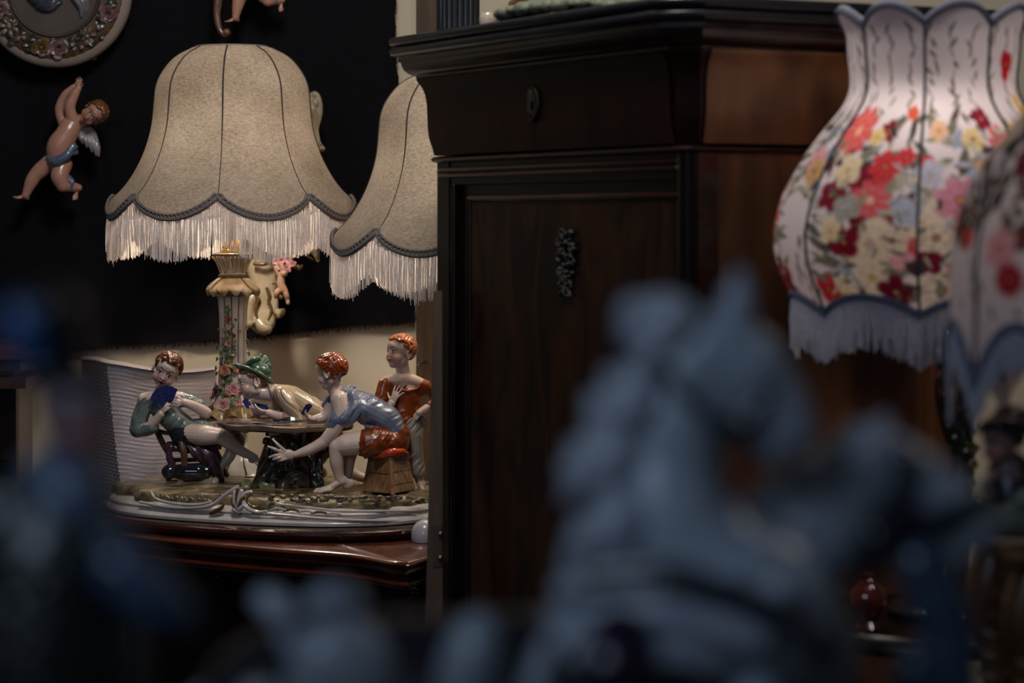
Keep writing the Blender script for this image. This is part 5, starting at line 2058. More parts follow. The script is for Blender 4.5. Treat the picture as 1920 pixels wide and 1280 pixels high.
def make_cherub():
    root = thing('cherub', 'flying porcelain cherub with blue sash and raised arms on the black cloth', 'figurine', P(105, 300, DCH))
    F = Fig(DCH)
    hd = head(F, (175, 213, -16), 52, (-0.28, 0.22, -0.93), (0.86, -0.42, 0.0), chub=1.12)
    F.limb([(160, 222, -2), (146, 232, 0)], [12, 13])
    F.limb([(137, 230, 0), (126, 250, -6), (112, 275, -8), (110, 300, -4)], [19, 21, 24.5, 22])
    F.limb([(120, 232, 6), (112, 206, 4), (121, 180, 0), (138, 163, -4)], [11, 9.5, 8, 5.5])
    hand(F, (138, 163, -4), (0.75, -0.65, 0), (0.2, 0.2, 0.9), 22, curl=0.25, side=1, thumb=0.6, rad=1.1)
    F.limb([(140, 232, -6), (131, 203, -12), (140, 178, -14), (147, 166, -16)], [12.5, 10.5, 8.5, 6])
    hand(F, (147, 166, -16), (0.15, -0.98, 0), (-0.6, 0, 0.6), 24, curl=0.15, side=1, thumb=1.0, rad=1.0, spread=0.35)
    F.limb([(96, 304, 2), (78, 318, 2), (62, 335, 0), (48, 366, -2)], [17, 15.5, 13, 7.5])
    foot(F, (48, 366, -2), (-0.93, -0.10, -0.3), (0.1, -0.95, -0.2), 30, r=0.95)
    F.limb([(118, 308, -6), (112, 330, -14), (118, 348, -14)], [18, 17, 13])
    F.limb([(118, 348, -14), (134, 350, -4), (147, 352, 2)], [12.5, 10, 7.5])
    foot(F, (146, 354, 2), (-0.10, 0.85, -0.5), (0.45, -0.2, -0.9), 30, r=0.95)
    body = skin_object('body', F, [hd], root, None, base=C('#b98a76')[:3], lips='#8e3a30', blush='#b06450')
    Hh = Fig(DCH)
    hair_on(Hh, hd, hairmask(0.55, 0.05, -0.6, 0.05), n=75, r=0.075, ln=0.22, seed=17, lift=1.05)
    clothes('hair', Hh, M['hair_gold'], body, voxel=0.0011, sm=1)
    S = Fig(DCH)
    S.limb([(92, 296, -16), (105, 302, -26), (124, 292, -26), (138, 276, -18)], [6, 9.5, 9, 8])
    S.limb([(94, 306, -14), (108, 308, -22)], [5, 5])
    S.limb([(132, 282, -22), (140, 286, -14), (138, 272, -8)], [7, 7, 6])
    clothes('sash', S, M['sash'], body, (0.5, 0.9, 0), 8, 1.2)
    S = Fig(DCH)
    S.limb([(124, 328, -6), (132, 340, -10), (132, 354, -10)], [5, 8, 6])
    clothes('sash_end', S, M['sash'], body, (0.9, 0.2, 0), 8, 0.8)
    w = Fig(DCH)
    w.limb([(146, 248, 8), (158, 243, 10), (170, 246, 12), (178, 258, 12)], [8, 8, 7.5, 6])
    for k, (a, b) in enumerate((((150, 250, 6), (154, 268, 4)), ((157, 252, 6), (163, 275, 4)), ((166, 254, 8), (172, 284, 6)), ((173, 256, 9), (180, 290, 7)), ((178, 260, 10), (185, 292, 8)))):
        w.limb([a, ((a[0] + b[0]) / 2 + 1, (a[1] + b[1]) / 2, a[2] - 4), b], [6, 6, 2.2], n=10)
    part('wing', remeshed(w, 0.0012, 1), M['wing'], body)
    w = Fig(DCH)
    w.limb([(140, 250, 14), (150, 256, 14), (158, 266, 14)], [7, 8, 4])
    part('wing', remeshed(w, 0.0014, 1), M['wing'], body)
    return root


cherub = make_cherub()
c2 = copy_tree(cherub)
c2['label'] = 'flying cherub cut off by the top edge, only its legs showing above the shade'
cherub['group'] = c2['group'] = 'cherubs on the black cloth'
c2.scale = (0.93, 0.93, 0.93)
c2.rotation_euler = (0, -R(13), 0)
# foot of the first at (48,372) goes to (438,40)
off = (P(42, 370, DCH) - cherub.location)
off = Matrix.Rotation(-R(13), 3, 'Y') @ (off * 0.93)
c2.location = P(437, 38, DCH) - off

# brown scroll hook beside it
t = thing('scroll_hook', 'glossy brown curled hook hanging at the top edge on black cloth', 'hook', P(408, 60, DCH))
S = Fig(DCH)
S.limb([(420, -110, 0), (413, -50, 0), (409, 0, -2), (407, 30, -4), (412, 55, -6), (421, 65, -8), (428, 62, -9)], [9, 8.5, 8.5, 6.5, 6, 5.5, 5], n=14)
part('stem', S, mat('brown_scroll_glaze', '#7a5844', 0.25, color2='#5a4034', nscale=30, coat=0.5), t)
S = Fig(DCH)
S.blob((425, 60, -12), 6.8)
part('scroll_end', S, mat('brown_scroll_end_glaze', '#7d5c4a', 0.25, coat=0.5), t)

# ================================================================== round relief plate, top left
DPL = 5.24
sP = DPL / FPX
pcen = P(105, -15, DPL)
plate = thing('relief_plate', 'round porcelain wall plate with flower garland and blue-robed relief figure', 'plate', P(105, 128, DPL))
M['plate_rim'] = mat('cream_plate_glaze', '#94867c', 0.25, color2='#82756c', nscale=10, coat=0.5)
M['plate_gold'] = mat('brown_gold_relief', '#5e431f', 0.4, color2='#38260f', nscale=90, coat=0.2)
M['plate_well'] = mat('pearly_grey_glaze', '#5c5652', 0.5, color2='#463a30', nscale=7, coat=0.0, spec=0.3)


def disc(prof, n=96, fn=None):
    m = MB()
    pr = [(r * sP, z * sP) for r, z in prof]
    m.lathe((0, 0, 0), pr, n=n, fn=fn)
    # axis +z becomes towards the viewer (-y)
    m.v = [(pcen.x + x, pcen.y - z, pcen.z + y) for x, y, z in m.v]
    return m


part('rim', disc([(120, -22), (138, -16), (143, -6), (142.5, 2), (139, 8), (133, 11), (127, 11), (124, 8), (80, 4)]), M['plate_rim'], plate)
garl = part('garland_ring', disc([(127, 4), (126, 11), (122, 13), (88, 13), (86, 10), (85, 4)], n=160, fn=lambda a, j, r, z: (r + (1.6 * sP * abs(math.sin(26 * a)) if j in (1, 2) else 0), z)), M['plate_gold'], plate)
part('well', disc([(86, 8), (86, 15), (84, 16.5), (82, 15), (78, 6), (70, 0), (50, -3), (20, -4), (0.5, -4)]), M['plate_well'], plate)
rnd = random.Random(2)
PM = {'rose': mat('dusty_pink_glaze', '#8c6a68', 0.25, color2='#5e4444', nscale=2, coat=0.4), 'yrose': mat('ochre_rose_glaze', '#7d6440', 0.25, color2='#54401f', nscale=2, coat=0.4),
      'daisy': mat('cream_daisy_glaze', '#8c7a6e', 0.3, color2='#6a584e', nscale=3, coat=0.3), 'leaf': mat('grey_green_leaf_glaze', '#45463a', 0.3, color2='#2a2c22', nscale=3, coat=0.3), 'bud': mat('mauve_bud_glaze', '#8a7478', 0.25, color2='#6c585e', nscale=3, coat=0.4)}


def on_plate(ang, r, out=15):
    return Vector((pcen.x + r * sP * math.sin(ang), pcen.y - out * sP, pcen.z - r * sP * math.cos(ang)))


# angles measured from straight down towards the right
for deg, r, kind, s in ((-52, 108, 'daisy', 17), (-31, 105, 'bud', 8), (-13, 107, 'yrose', 17), (4, 108, 'rose', 17), (20, 104, 'bud', 8), (17, 116, 'bud', 7), (27, 114, 'bud', 7), (36, 104, 'daisy', 16), (49, 111, 'bud', 9), (67, 108, 'rose', 15), (78, 113, 'bud', 8), (92, 107, 'yrose', 14), (-38, 116, 'bud', 8),
                        (-72, 107, 'rose', 16), (-95, 107, 'daisy', 15), (-118, 107, 'yrose', 16), (-142, 107, 'rose', 16), (-165, 107, 'daisy', 16), (172, 107, 'rose', 16), (150, 107, 'yrose', 16), (128, 107, 'daisy', 16), (110, 107, 'rose', 15)):
    me = {'rose': ROSE, 'yrose': ROSE, 'daisy': DAISY, 'bud': BUD}[kind]
    nrm = (rnd.uniform(-.2, .2), -1, rnd.uniform(-.2, .2)) if kind != 'bud' else (rnd.uniform(-1, 1), -0.35, rnd.uniform(-1, 1))
    placed({'rose': 'rose', 'yrose': 'rose', 'daisy': 'daisy', 'bud': 'bud'}[kind], me, PM[kind], garl, on_plate(R(deg), r, 13), nrm, s * 1.2 * sP, rnd.uniform(0, 6))
for i in range(120):
    deg = -180 + i * 360 / 120
    placed('leaf', LEAF, PM['leaf'], garl, on_plate(R(deg), rnd.uniform(95, 118), 13), (rnd.uniform(-.4, .4), -1, rnd.uniform(-.4, .4)), rnd.uniform(11, 17) * sP, rnd.uniform(0, 6.28))
# relief figure in the well: blue robe, grey scarf, brown ground
S = Fig(DPL)
S.limb([(52, -60, -4), (62, -25, -8), (80, 2, -9), (92, 10, -8), (106, 2, -7)], [22, 22, 18, 15, 12], n=14)
S.limb([(95, -70, -4), (92, -30, -8), (88, 0, -9)], [26, 26, 18], n=14)
robe = clothes('robe', S, mat('slate_blue_robe_glaze', '#4c5060', 0.22, color2='#343846', nscale=50, coat=0.5), plate, (0.35, 0.9, 0.2), 11, 2.2, voxel=0.002, label='slate blue robe')
S = Fig(DPL)
S.limb([(125, -30, -6), (140, -8, -8), (152, 12, -8), (153, 28, -7)], [12, 14, 12, 7], n=12, flat=0.6)
S.limb([(150, -20, -4), (160, 0, -6), (163, 18, -5)], [9, 8, 5], n=10)
clothes('scarf', S, mat('pale_grey_scarf_glaze', '#7c7c80', 0.2, color2='#605f66', nscale=50, coat=0.5), plate, (0.9, 0.3, 0), 14, 1.2, voxel=0.002, label='pale grey hanging scarf')
S = Fig(DPL)
hdp = head(S, (95, -95, -12), 40, (0.3, 0.1, -0.9), (0, -1, 0))
S.limb([(96, -80, -8), (97, -55, -8)], [10, 20])
S.limb([(120, -55, -10), (135, -35, -14), (118, -18, -16)], [8, 7, 6])
skin_object('figure', S, [hdp], plate, None, base=C('#8a6a5c')[:3], voxel=0.0018)
# white paper tag peeping out under the rim
part('paper_tag', MB().hexa([P(168, 112.5, DPL + 0.02), P(181, 112.5, DPL + 0.02), P(181, 112.5, DPL + 0.022), P(168, 112.5, DPL + 0.022)], [P(168, 98, DPL + 0.02), P(181, 98, DPL + 0.02), P(181, 98, DPL + 0.022), P(168, 98, DPL + 0.022)]), mat('paper', '#8c7a70', 0.8), plate)

# ================================================================== bubble wrap parcel behind the figurine lamp
DW = 5.02
M['bubble'] = mat('bubble_wrap_plastic', '#c2b8ba', 0.36, color2='#b0a6aa', nscale=14, coat=0.35, bump=0.2, bscale=120, bstretch=(0.6, 0.6, 3), bdist=0.002)
bw = thing('bubble_wrap_parcel', 'upright parcel wrapped in whitish bubble wrap behind the seated boy', 'parcel', (wx(240, DW), DW + 0.06, ZC))
ztop_ = wz(686, DW)


def bub(u, v):
    # u: 0 left end .. 1 right end along the wrapped front, v: 0 bottom .. 1 top
    z = ZC + 0.002 + v * (ztop_ - ZC - 0.002)
    edge = 237 - 37 * v ** 0.7                     # column of the fold
    lx = 160 - 8 * v
    rx = 402
    if u < 0.34:
        t = u / 0.34
        px = lx + (edge - lx) * t
        d = 5.14 - 0.17 * t ** 0.8
        k = 1.0
    else:
        t = (u - 0.34) / 0.66
        px = edge + (rx - edge) * t
        d = 4.97 + 0.10 * t - 0.035 * math.sin(PI * t)
        k = 0.35
    d += 0.05 * (0.5 - v) * -0.25
    p = Vector((wx(px, d), d, z + 0.012 * math.sin(u * 5 + 0.5) * v))
    cu, cv = px / 7.0, z * FPX / DW / 6.5
    cu += 0.5 * (math.floor(cv) % 2)
    du, dv = cu - math.floor(cu) - 0.5, cv - math.floor(cv) - 0.5
    h = max(0.0, 1 - (du * du + dv * dv) / 0.17) ** 0.5
    p.y -= 0.0030 * h * (1.0 if k == 1 else 0.14)
    p.y += 0.0004 * math.sin(z * 700 + 2 * math.sin(px * 0.05)) * (0.6 if k < 1 else 0)
    return p


mb = MB().grid(bub, 230, 210)
front = part('wrapped_front', mb.mesh('wrap', sharp=None), M['bubble'], bw)


def bub_back(u, v):
    p = bub(u, v)
    return Vector((p.x, p.y + 0.035, p.z))


mb = MB()
mb.grid(lambda u, v: bub_back(1 - u, v), 20, 20)
mb.grid(lambda u, v: bub(u, 1.0) * (1 - v) + bub_back(u, 1.0) * v + Vector((0, 0, 0.005 * math.sin(PI * v))), 60, 8)
mb.grid(lambda u, v: bub(1.0, u) * (1 - v) + bub_back(1.0, u) * v, 20, 4)
mb.grid(lambda u, v: bub_back(0.0, u) * (1 - v) + bub(0.0, u) * v, 20, 4)
part('wrapped_back', mb.mesh('wrap2', sharp=None), M['bubble'], bw)
mb = MB()
mb.tube([bub(u, 1.0) + Vector((0, -0.002, 0)) for u in np.linspace(0.02, 0.99, 24)], 0.006, n=8, flat=0.5)
part('folded_edge', mb, M['bubble'], bw)
# ================================================================== floral lamps on the right
M['floral'] = cloth_translucent('floral_chintz', '#ffffff', attr=True, trans=0.45, nscale=900, bump=0.0, rough=0.85)
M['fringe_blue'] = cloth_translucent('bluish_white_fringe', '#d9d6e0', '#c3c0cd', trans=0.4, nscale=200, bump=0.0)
M['braid_blue'] = mat('grey_blue_braid', '#6e7284', 0.85, color2='#585c6e', nscale=300)
M['piping_blue'] = mat('slate_piping', '#34363f', 0.8)
M['trunk'] = mat('dark_brown_trunk_glaze', '#3a2820', 0.3, color2='#1e1512', nscale=40, coat=0.5)


def paint_floral(px, py, flowers, leaves, over=(), ground='#d5cbd0'):
    """px, py: unrolled cloth coordinates of every vertex (arrays); returns colours of the print"""
    col = np.tile(np.array(C(ground)[:3]), (len(px), 1))

    def put(m, c):
        k = np.clip(m, 0, 1)[:, None]
        col[:] = col * (1 - k) + np.array(C(c)[:3]) * k
    def leaf_(x, y, a, ln, w, c):
        dx, dy = px - x, py - y
        u = (dx * math.cos(a) + dy * math.sin(a)) / ln
        v = (-dx * math.sin(a) + dy * math.cos(a)) / (w * np.clip(1 - u * u, 0.05, 1))
        put((np.abs(u) < 1) * np.clip((1 - np.abs(v)) * 3, 0, 1), c)
    for l in leaves:
        leaf_(*l)
    for x, y, r, c1, c2, n, ph in flowers:
        dx, dy = px - x, py - y
        d = np.hypot(dx, dy) / r
        near = d < 1.3
        if not near.any():
            continue
        th = np.arctan2(dy, dx) + ph
        rad = 0.62 + 0.38 * np.abs(np.cos(n * th / 2)) ** 0.6
        m = np.clip((rad - d) * 6, 0, 1)
        put(m, c1)
        vein = np.clip((rad * 0.9 - d) * 5, 0, 1) * np.clip(0.5 - np.abs(np.cos(n * th / 2)) * 1.2, 0, 1) * 1.4
        put(vein, c2)
        ring = np.clip(1 - np.abs(d - 0.55) * 5, 0, 1) * 0.35 * (0.5 + 0.5 * np.sin(3 * n * th))
        put(ring, c2)
        put(np.clip((0.24 - d) * 9, 0, 1), c2)
        put(np.clip((0.11 - d) * 12, 0, 1), '#e0c060' if c1[1] != 'e' else '#6a1c2c')
    for l in over:
        leaf_(*l)
    return col


def floral_shade(lamp, cx, cy, d, prof, top, bot, theta, flowers, leaves, N=8, seed=1, fr_len=95, over=()):
    """prof: (row, radius in photo px at distance d); top/bot = (row at seam, row at mid-panel)"""
    s = d / FPX
    py_ = np.array([p[0] for p in prof], float)
    pr_ = np.array([p[1] for p in prof], float)
    py_, pr_ = smooth_profile(py_, pr_, 11.0)

    def rows(a):
        k = abs(math.sin(N * a / 2)) ** 0.85
        return top[0] + (top[1] - top[0]) * k, bot[0] + (bot[1] - bot[0]) * k

    def surf(a, v):
        y0, y1 = rows(a)
        y = y0 + (y1 - y0) * v
        r = float(np.interp(y, py_, pr_))
        k = math.sin(N * a / 2) ** 2
        r *= 1 + 0.03 * k * math.sin(PI * v)
        aa = a - theta
        return Vector((cx + r * s * math.sin(aa), cy - r * s * math.cos(aa), CAMZ - (y - HORIZ) * s)), y, aa
    NA, NV = 560, 200
    vs, PX, PY = [], [], []
    for j in range(NV):
        for i in range(NA):
            a = 2 * PI * i / NA
            p, y, aa = surf(a, j / (NV - 1))
            vs.append(tuple(p))
            an = (aa + PI) % (2 * PI) - PI
            PX.append(an * 255)
            PY.append(y)
    fs = [(j * NA + i, j * NA + (i + 1) % NA, (j + 1) * NA + (i + 1) % NA, (j + 1) * NA + i) for j in range(NV - 1) for i in range(NA)]
    me = bpy.data.meshes.new('shade')
    me.from_pydata(vs, [], fs)
    me.update()
    me.shade_smooth()
    set_colors(me, paint_floral(np.array(PX), np.array(PY), flowers, leaves, over))
    shade = part('lamp_shade', me, M['floral'], lamp, label='scalloped floral print shade')
    for k in range(N):
        a = 2 * PI * k / N
        mb = MB()
        pts = []
        for v in np.linspace(0, 1, 24):
            p, y, aa = surf(a, v)
            pts.append(p + Vector((math.sin(aa), -math.cos(aa), 0)) * 0.001)
        mb.tube(pts, 0.0021, n=6, sub=1)
        part('seam_piping', mb, M['piping_blue'], shade)
    for v, nm, rr in ((0.0, 'top_trim', 0.0042), (1.0, 'braid_trim', 0.0052)):
        mb = MB()
        mb.tube([surf(2 * PI * q / 240, v)[0] for q in range(240)], rr, n=8, closed=True)
        part(nm, mb, M['braid_blue'], shade)
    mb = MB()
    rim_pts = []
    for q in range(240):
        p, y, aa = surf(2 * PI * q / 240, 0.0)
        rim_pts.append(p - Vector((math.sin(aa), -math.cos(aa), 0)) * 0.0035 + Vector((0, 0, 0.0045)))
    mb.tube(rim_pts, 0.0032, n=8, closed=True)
    part('lit_rim_edge', mb, M['fringe_blue'], shade)  # pale tube added for the light on the rim's top edge
    rnd = random.Random(seed)
    mb = MB()
    NS = 620
    for q in range(NS):
        a = 2 * PI * (q + rnd.uniform(-.4, .4)) / NS
        p, y, aa = surf(a, 1.0)
        dv = Vector((math.sin(aa), -math.cos(aa), 0))
        tn = Vector((math.cos(aa), math.sin(aa), 0))
        ln = s * (fr_len + rnd.gauss(0, 3))
        mb.tube([p, p + dv * 0.002 + tn * rnd.gauss(0, .0008) - Vector((0, 0, ln * 0.5)), p + tn * rnd.gauss(0, .0018) + dv * rnd.gauss(0, .001) - Vector((0, 0, ln))], [0.0011, 0.0012, 0.0010], n=4, sub=1, caps=False)
    part('fringe', mb, M['fringe_blue'], shade, kind='stuff')
    return shade


def scatter_print(rnd, x0, x1, y0, y1, n):
    fl = []
    pal = [('#c23a44', '#7a1424', 6), ('#d0685e', '#a02c38', 7), ('#d8c6ac', '#7c1c30', 5), ('#d9c9a6', '#a8803c', 5), ('#d8a2a8', '#b0485a', 6), ('#7c1830', '#40101c', 5), ('#c44a4c', '#8a2034', 8), ('#dfd0b8', '#b08a50', 5)]
    for i in range(n):
        c1, c2, k = pal[rnd.randrange(len(pal))]
        fl.append((rnd.uniform(x0, x1), rnd.uniform(y0, y1), rnd.uniform(16, 44), c1, c2, k, rnd.uniform(0, 6)))
    return fl


d5 = 3.28
s5 = d5 / FPX
cx5, cy5 = (1749 - 960) * s5, d5
prof5 = [(10, 186), (30, 178), (45, 168), (60, 160), (109, 157), (150, 152), (170, 152), (202, 166), (246, 203), (290, 235), (312, 248), (366, 278), (421, 294), (465, 296), (509, 286), (541, 270), (580, 250), (620, 246)]


def un5(px, py):
    r = float(np.interp(py, [p[0] for p in prof5], [p[1] for p in prof5]))
    return math.asin(max(-0.985, min(0.985, (px - 1749) / r))) * 255, py


rnd = random.Random(44)
fl = []
seen = [(1863, 128, 34, '#b8202c', '#7a1020', 3), (1593, 250, 52, '#cc5050', '#e0a090', 9), (1628, 317, 34, '#c43c40', '#8a1c2c', 7), (1598, 377, 42, '#c84a54', '#e0a8a8', 8), (1685, 219, 17, '#cc5a48', '#8a2a20', 5), (1641, 252, 24, '#701428', '#9a2c3a', 5),
        (1568, 323, 34, '#d6c8aa', '#b08c50', 5), (1622, 262, 20, '#d8c08a', '#a07838', 5), (1516, 323, 30, '#c8a070', '#6a3a28', 5), (1781, 268, 26, '#d8c290', '#5e1424', 6), (1724, 252, 24, '#d8b090', '#a86a48', 5), (1803, 230, 26, '#741830', '#a03848', 4), (1838, 274, 38, '#c65a60', '#e0a8a4', 8),
        (1890, 208, 34, '#d4ae68', '#9c7030', 5), (1874, 257, 30, '#d8bc90', '#7a2c34', 5), (1748, 377, 48, '#c88ca0', '#b04460', 7), (1770, 432, 40, '#c46a84', '#d8a8b8', 7), (1704, 443, 38, '#dacdb8', '#701830', 5), (1595, 454, 54, '#d8cbb4', '#b89468', 5), (1554, 451, 34, '#741228', '#3e0c18', 4),
        (1532, 432, 24, '#d4c4a2', '#98703c', 5), (1630, 448, 30, '#d6c8b2', '#741c30', 5), (1532, 536, 30, '#b83038', '#701424', 4), (1718, 536, 50, '#d8cdba', '#641630', 6), (1767, 503, 42, '#c4484e', '#8c2030', 9), (1600, 514, 40, '#d6c8b4', '#a88454', 5), (1640, 540, 36, '#641428', '#40101c', 5),
        (1693, 487, 26, '#701830', '#42101e', 4), (1655, 400, 30, '#aeb4c8', '#8088a4', 5), (1700, 330, 28, '#b8b8cc', '#8890a8', 5), (1560, 390, 30, '#9c9a94', '#787870', 4), (1810, 330, 36, '#d0a070', '#8a3040', 6), (1830, 390, 40, '#c04850', '#7a1c2c', 7), (1860, 330, 30, '#e0c88c', '#a07030', 5), (1576, 420, 18, '#6a1428', '#3a0c16', 4)]
for px, py, r, c1, c2, n in seen:
    x, y = un5(px, py)
    fl.append((x, y, r, c1, c2, n, rnd.uniform(0, 6)))
under = scatter_print(rnd, -800, -440, 230, 570, 60) + scatter_print(rnd, 180, 800, 220, 570, 90) + scatter_print(rnd, -420, 180, 280, 565, 40)
lv = []
for i in range(1300):
    y = 225 + 345 * rnd.random() ** 0.9
    lv.append((rnd.uniform(-800, 800), y, rnd.uniform(0, 3.14), rnd.uniform(16, 36), rnd.uniform(5, 11), rnd.choice(['#77776a', '#8c8a78', '#5e5e54', '#3c3a38', '#8f96a8', '#6a6a5a', '#a8a49a', '#98a0b4', '#4c2a30', '#c8bcae'])))
for x0 in np.arange(-790, 800, 62):
    for k in range(11):
        y = 62 + k * 17 + rnd.uniform(-5, 5)
        lv.append((x0 + 9 * math.sin(k * 1.1 + x0) + rnd.uniform(-8, 8), y, rnd.uniform(0.5, 2.6), rnd.uniform(10, 20), rnd.uniform(3, 6), rnd.choice(['#6e6a58', '#5a584a', '#8a8674'])))
under = [f for f in under if not (-350 < f[0] < -250 and f[1] > 350)]
lv = [l for l in lv if not (-345 < l[0] < -258 and l[1] > 365)]
for i in range(16):
    lv.append((rnd.choice([-285, -300, -268]) + rnd.uniform(-5, 5), 440 + 8 * i, rnd.uniform(1.1, 2.0), 12, 3.5, '#5a5650'))
lv_top = []
for i in range(520):
    lv_top.append((rnd.choice([rnd.uniform(-250, 800), rnd.uniform(-800, -350)]), 250 + 320 * rnd.random(), rnd.uniform(0, 3.14), rnd.uniform(9, 20), rnd.uniform(3, 7), rnd.choice(['#77776a', '#5e5e54', '#3c3a38', '#8c8a78', '#a4a6b0', '#b0a898'])))
lamp5 = thing('floral_lamp', 'lit lamp with large red and cream floral scalloped shade before the walnut cabinet side', 'lamp', (cx5, cy5, 0.905))
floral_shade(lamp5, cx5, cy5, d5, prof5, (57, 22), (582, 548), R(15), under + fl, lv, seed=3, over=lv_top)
bz = CAMZ - (312 - HORIZ) * s5
mb = MB()
mb.lathe((cx5, cy5, bz - 0.05), [(0.011, 0), (0.013, 0.012), (0.024, 0.03), (0.03, 0.05), (0.027, 0.072), (0.016, 0.088), (0.002, 0.093)], n=20)
part('bulb', mb, M['bulb'], lamp5)
bulb_light('bulb_light', (cx5 - 0.01, cy5 - 0.055, bz + 0.015), 0.85, (1.0, 0.88, 0.78), 0.03)
mb = MB()
mb.tube([Vector((cx5, cy5, CAMZ - (660 - HORIZ) * s5)), Vector((cx5, cy5, bz - 0.05))], 0.008, n=10)
part('stem', mb, M['brass'], lamp5)
# dark trunk with blossoms
G = Fig(d5)
G.limb([(1776, 640, 0), (1782, 690, 0), (1778, 740, -4), (1788, 800, 0), (1806, 860, 0), (1796, 940, 0), (1785, 1040, 0), (1776, 1090, 0)], [28, 26, 26, 24, 22, 26, 34, 42], n=18)
G.limb([(1749, 640, 0), (1765, 650, 0), (1780, 665, 0)], [16, 20, 22], n=14)
G.lathe((G.w((1775, 1115, 0)).x, d5, 0), [(0.03, 0.9055), (0.078, 0.9065), (0.082, 0.914), (0.07, 0.926), (0.04, 0.938)], n=40)
G.limb([(1790, 720, -10), (1808, 750, -16), (1812, 790, -18), (1818, 830, -18)], [16, 14, 12, 8], n=12)
rnd = random.Random(77)
trunk = part('trunk', remeshed(G, 0.0022, 2), M['trunk'], lamp5, label='dark brown tree-trunk lamp base')
BL = [mat('rosy_blossom_glaze', '#8c5a50', 0.3, color2='#5c302c', nscale=3, coat=0.4), mat('mauve_blossom_glaze', '#6a5058', 0.3, color2='#3c2a30', nscale=3, coat=0.4), mat('ochre_blossom_glaze', '#8a6430', 0.3, color2='#5a3c18', nscale=3, coat=0.4), mat('green_leaf_dark_glaze', '#33482e', 0.3, color2='#1e2c1c', nscale=3, coat=0.4)]
for px, py, r, k in ((1800, 655, 15, 0), (1770, 668, 9, 1), (1757, 700, 9, 0), (1768, 735, 10, 0), (1782, 700, 9, 1), (1796, 765, 10, 1), (1786, 730, 8, 1), (1818, 775, 10, 2), (1775, 775, 8, 1), (1824, 840, 12, 2), (1826, 870, 10, 2), (1822, 905, 9, 2), (1812, 735, 8, 1)):
    placed('blossom', ROSE, BL[k], trunk, G.w((px, py, -26)), (rnd.uniform(-.5, .4), -1, rnd.uniform(-.2, .5)), r * s5, rnd.uniform(0, 6))
for i in range(16):
    placed('leaf', LEAF, BL[3], trunk, G.w((rnd.uniform(1778, 1824), rnd.uniform(770, 850), -24)), (rnd.uniform(-.6, .4), -1, rnd.uniform(-.3, .6)), 17 * s5, rnd.uniform(0, 6.28))

# round pedestal table under it
pt = thing('pedestal_table', 'dark wooden pedestal table under the lit floral lamp', 'table', (cx5, cy5, 0))
mb = MB()
mb.lathe((cx5, cy5, 0), [(0.01, 0.872), (0.17, 0.874), (0.192, 0.88), (0.198, 0.888), (0.196, 0.898), (0.188, 0.905), (0.01, 0.905)], n=64)
part('table_top', mb, M['mahogany_black'], pt)
mb = MB()
mb.lathe((cx5, cy5, 0), [(0.05, 0.02), (0.06, 0.06), (0.035, 0.16), (0.028, 0.3), (0.045, 0.42), (0.05, 0.5), (0.03, 0.6), (0.026, 0.75), (0.045, 0.84), (0.06, 0.875)], n=32)
part('pedestal', mb, M['mahogany_black'], pt)
for q in range(3):
    a = 2 * PI * q / 3 + 0.4
    mb = MB()
    mb.tube([Vector((cx5, cy5, 0.14)), Vector((cx5 + 0.10 * math.cos(a), cy5 + 0.10 * math.sin(a), 0.12)), Vector((cx5 + 0.19 * math.cos(a), cy5 + 0.19 * math.sin(a), 0.022))], [0.03, 0.026, 0.02], n=10)
    part('leg', mb, M['mahogany_black'], pt)

# small things standing on the pedestal table, in front of the lamp
mb = MB()
pv = P(1627, 1195, 3.17)
pv.z = 0.905
mb.lathe(pv, [(0.014, 0.0), (0.016, 0.003), (0.011, 0.010), (0.019, 0.022), (0.024, 0.036), (0.0225, 0.05), (0.013, 0.060), (0.009, 0.066), (0.011, 0.071), (0.008, 0.073)], n=32)
whole('red_glass_vase', mb, mat('red_glass', '#5c1e16', 0.08, color2='#42140f', nscale=20, coat=1.0), 'small shiny dark red vase seen beneath the second horse head', 'vase')

# second floral lamp, nearer the camera at the right edge
d6 = 2.42
s6 = d6 / FPX
cx6, cy6 = (2033 - 960) * s6, d6
prof6 = [(-60, 92), (0, 84), (120, 84), (200, 102), (246, 134), (290, 176), (355, 214), (410, 232), (465, 243), (520, 247), (574, 246), (620, 247), (720, 250)]
flx = scatter_print(rnd, -800, 800, 200, 470, 80)
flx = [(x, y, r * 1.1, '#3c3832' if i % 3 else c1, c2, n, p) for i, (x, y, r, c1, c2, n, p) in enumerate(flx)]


def un6(px, py):
    r = float(np.interp(py, [p[0] for p in prof6], [p[1] for p in prof6]))
    return math.asin(max(-0.985, min(0.985, (px - 2033) / r))) * 255, py


x, y = un6(1857, 520)
flx.append((x, y, 38, '#a82838', '#701424', 9, 0.3))
x, y = un6(1930, 540)
flx.append((x, y, 40, '#8c2c44', '#541428', 7, 0.3))
x, y = un6(1900, 300)
flx.append((x, y, 40, '#6a2038', '#40101c', 7, 0.3))
lv6 = []
for i in range(520):
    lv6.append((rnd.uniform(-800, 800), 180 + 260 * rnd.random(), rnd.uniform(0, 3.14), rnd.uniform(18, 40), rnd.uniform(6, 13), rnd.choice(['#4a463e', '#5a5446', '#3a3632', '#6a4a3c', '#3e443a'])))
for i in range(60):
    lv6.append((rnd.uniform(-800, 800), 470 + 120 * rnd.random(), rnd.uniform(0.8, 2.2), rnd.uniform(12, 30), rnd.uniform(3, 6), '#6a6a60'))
lamp6 = thing('floral_lamp', 'dimmer dark-flowered shade lamp cut off by the right edge, on a figurine base', 'lamp', (cx6, cy6, 1.12))
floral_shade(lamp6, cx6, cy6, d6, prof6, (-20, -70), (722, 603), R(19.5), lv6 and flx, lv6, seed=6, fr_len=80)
bz6 = CAMZ - (420 - HORIZ) * s6
mb = MB()
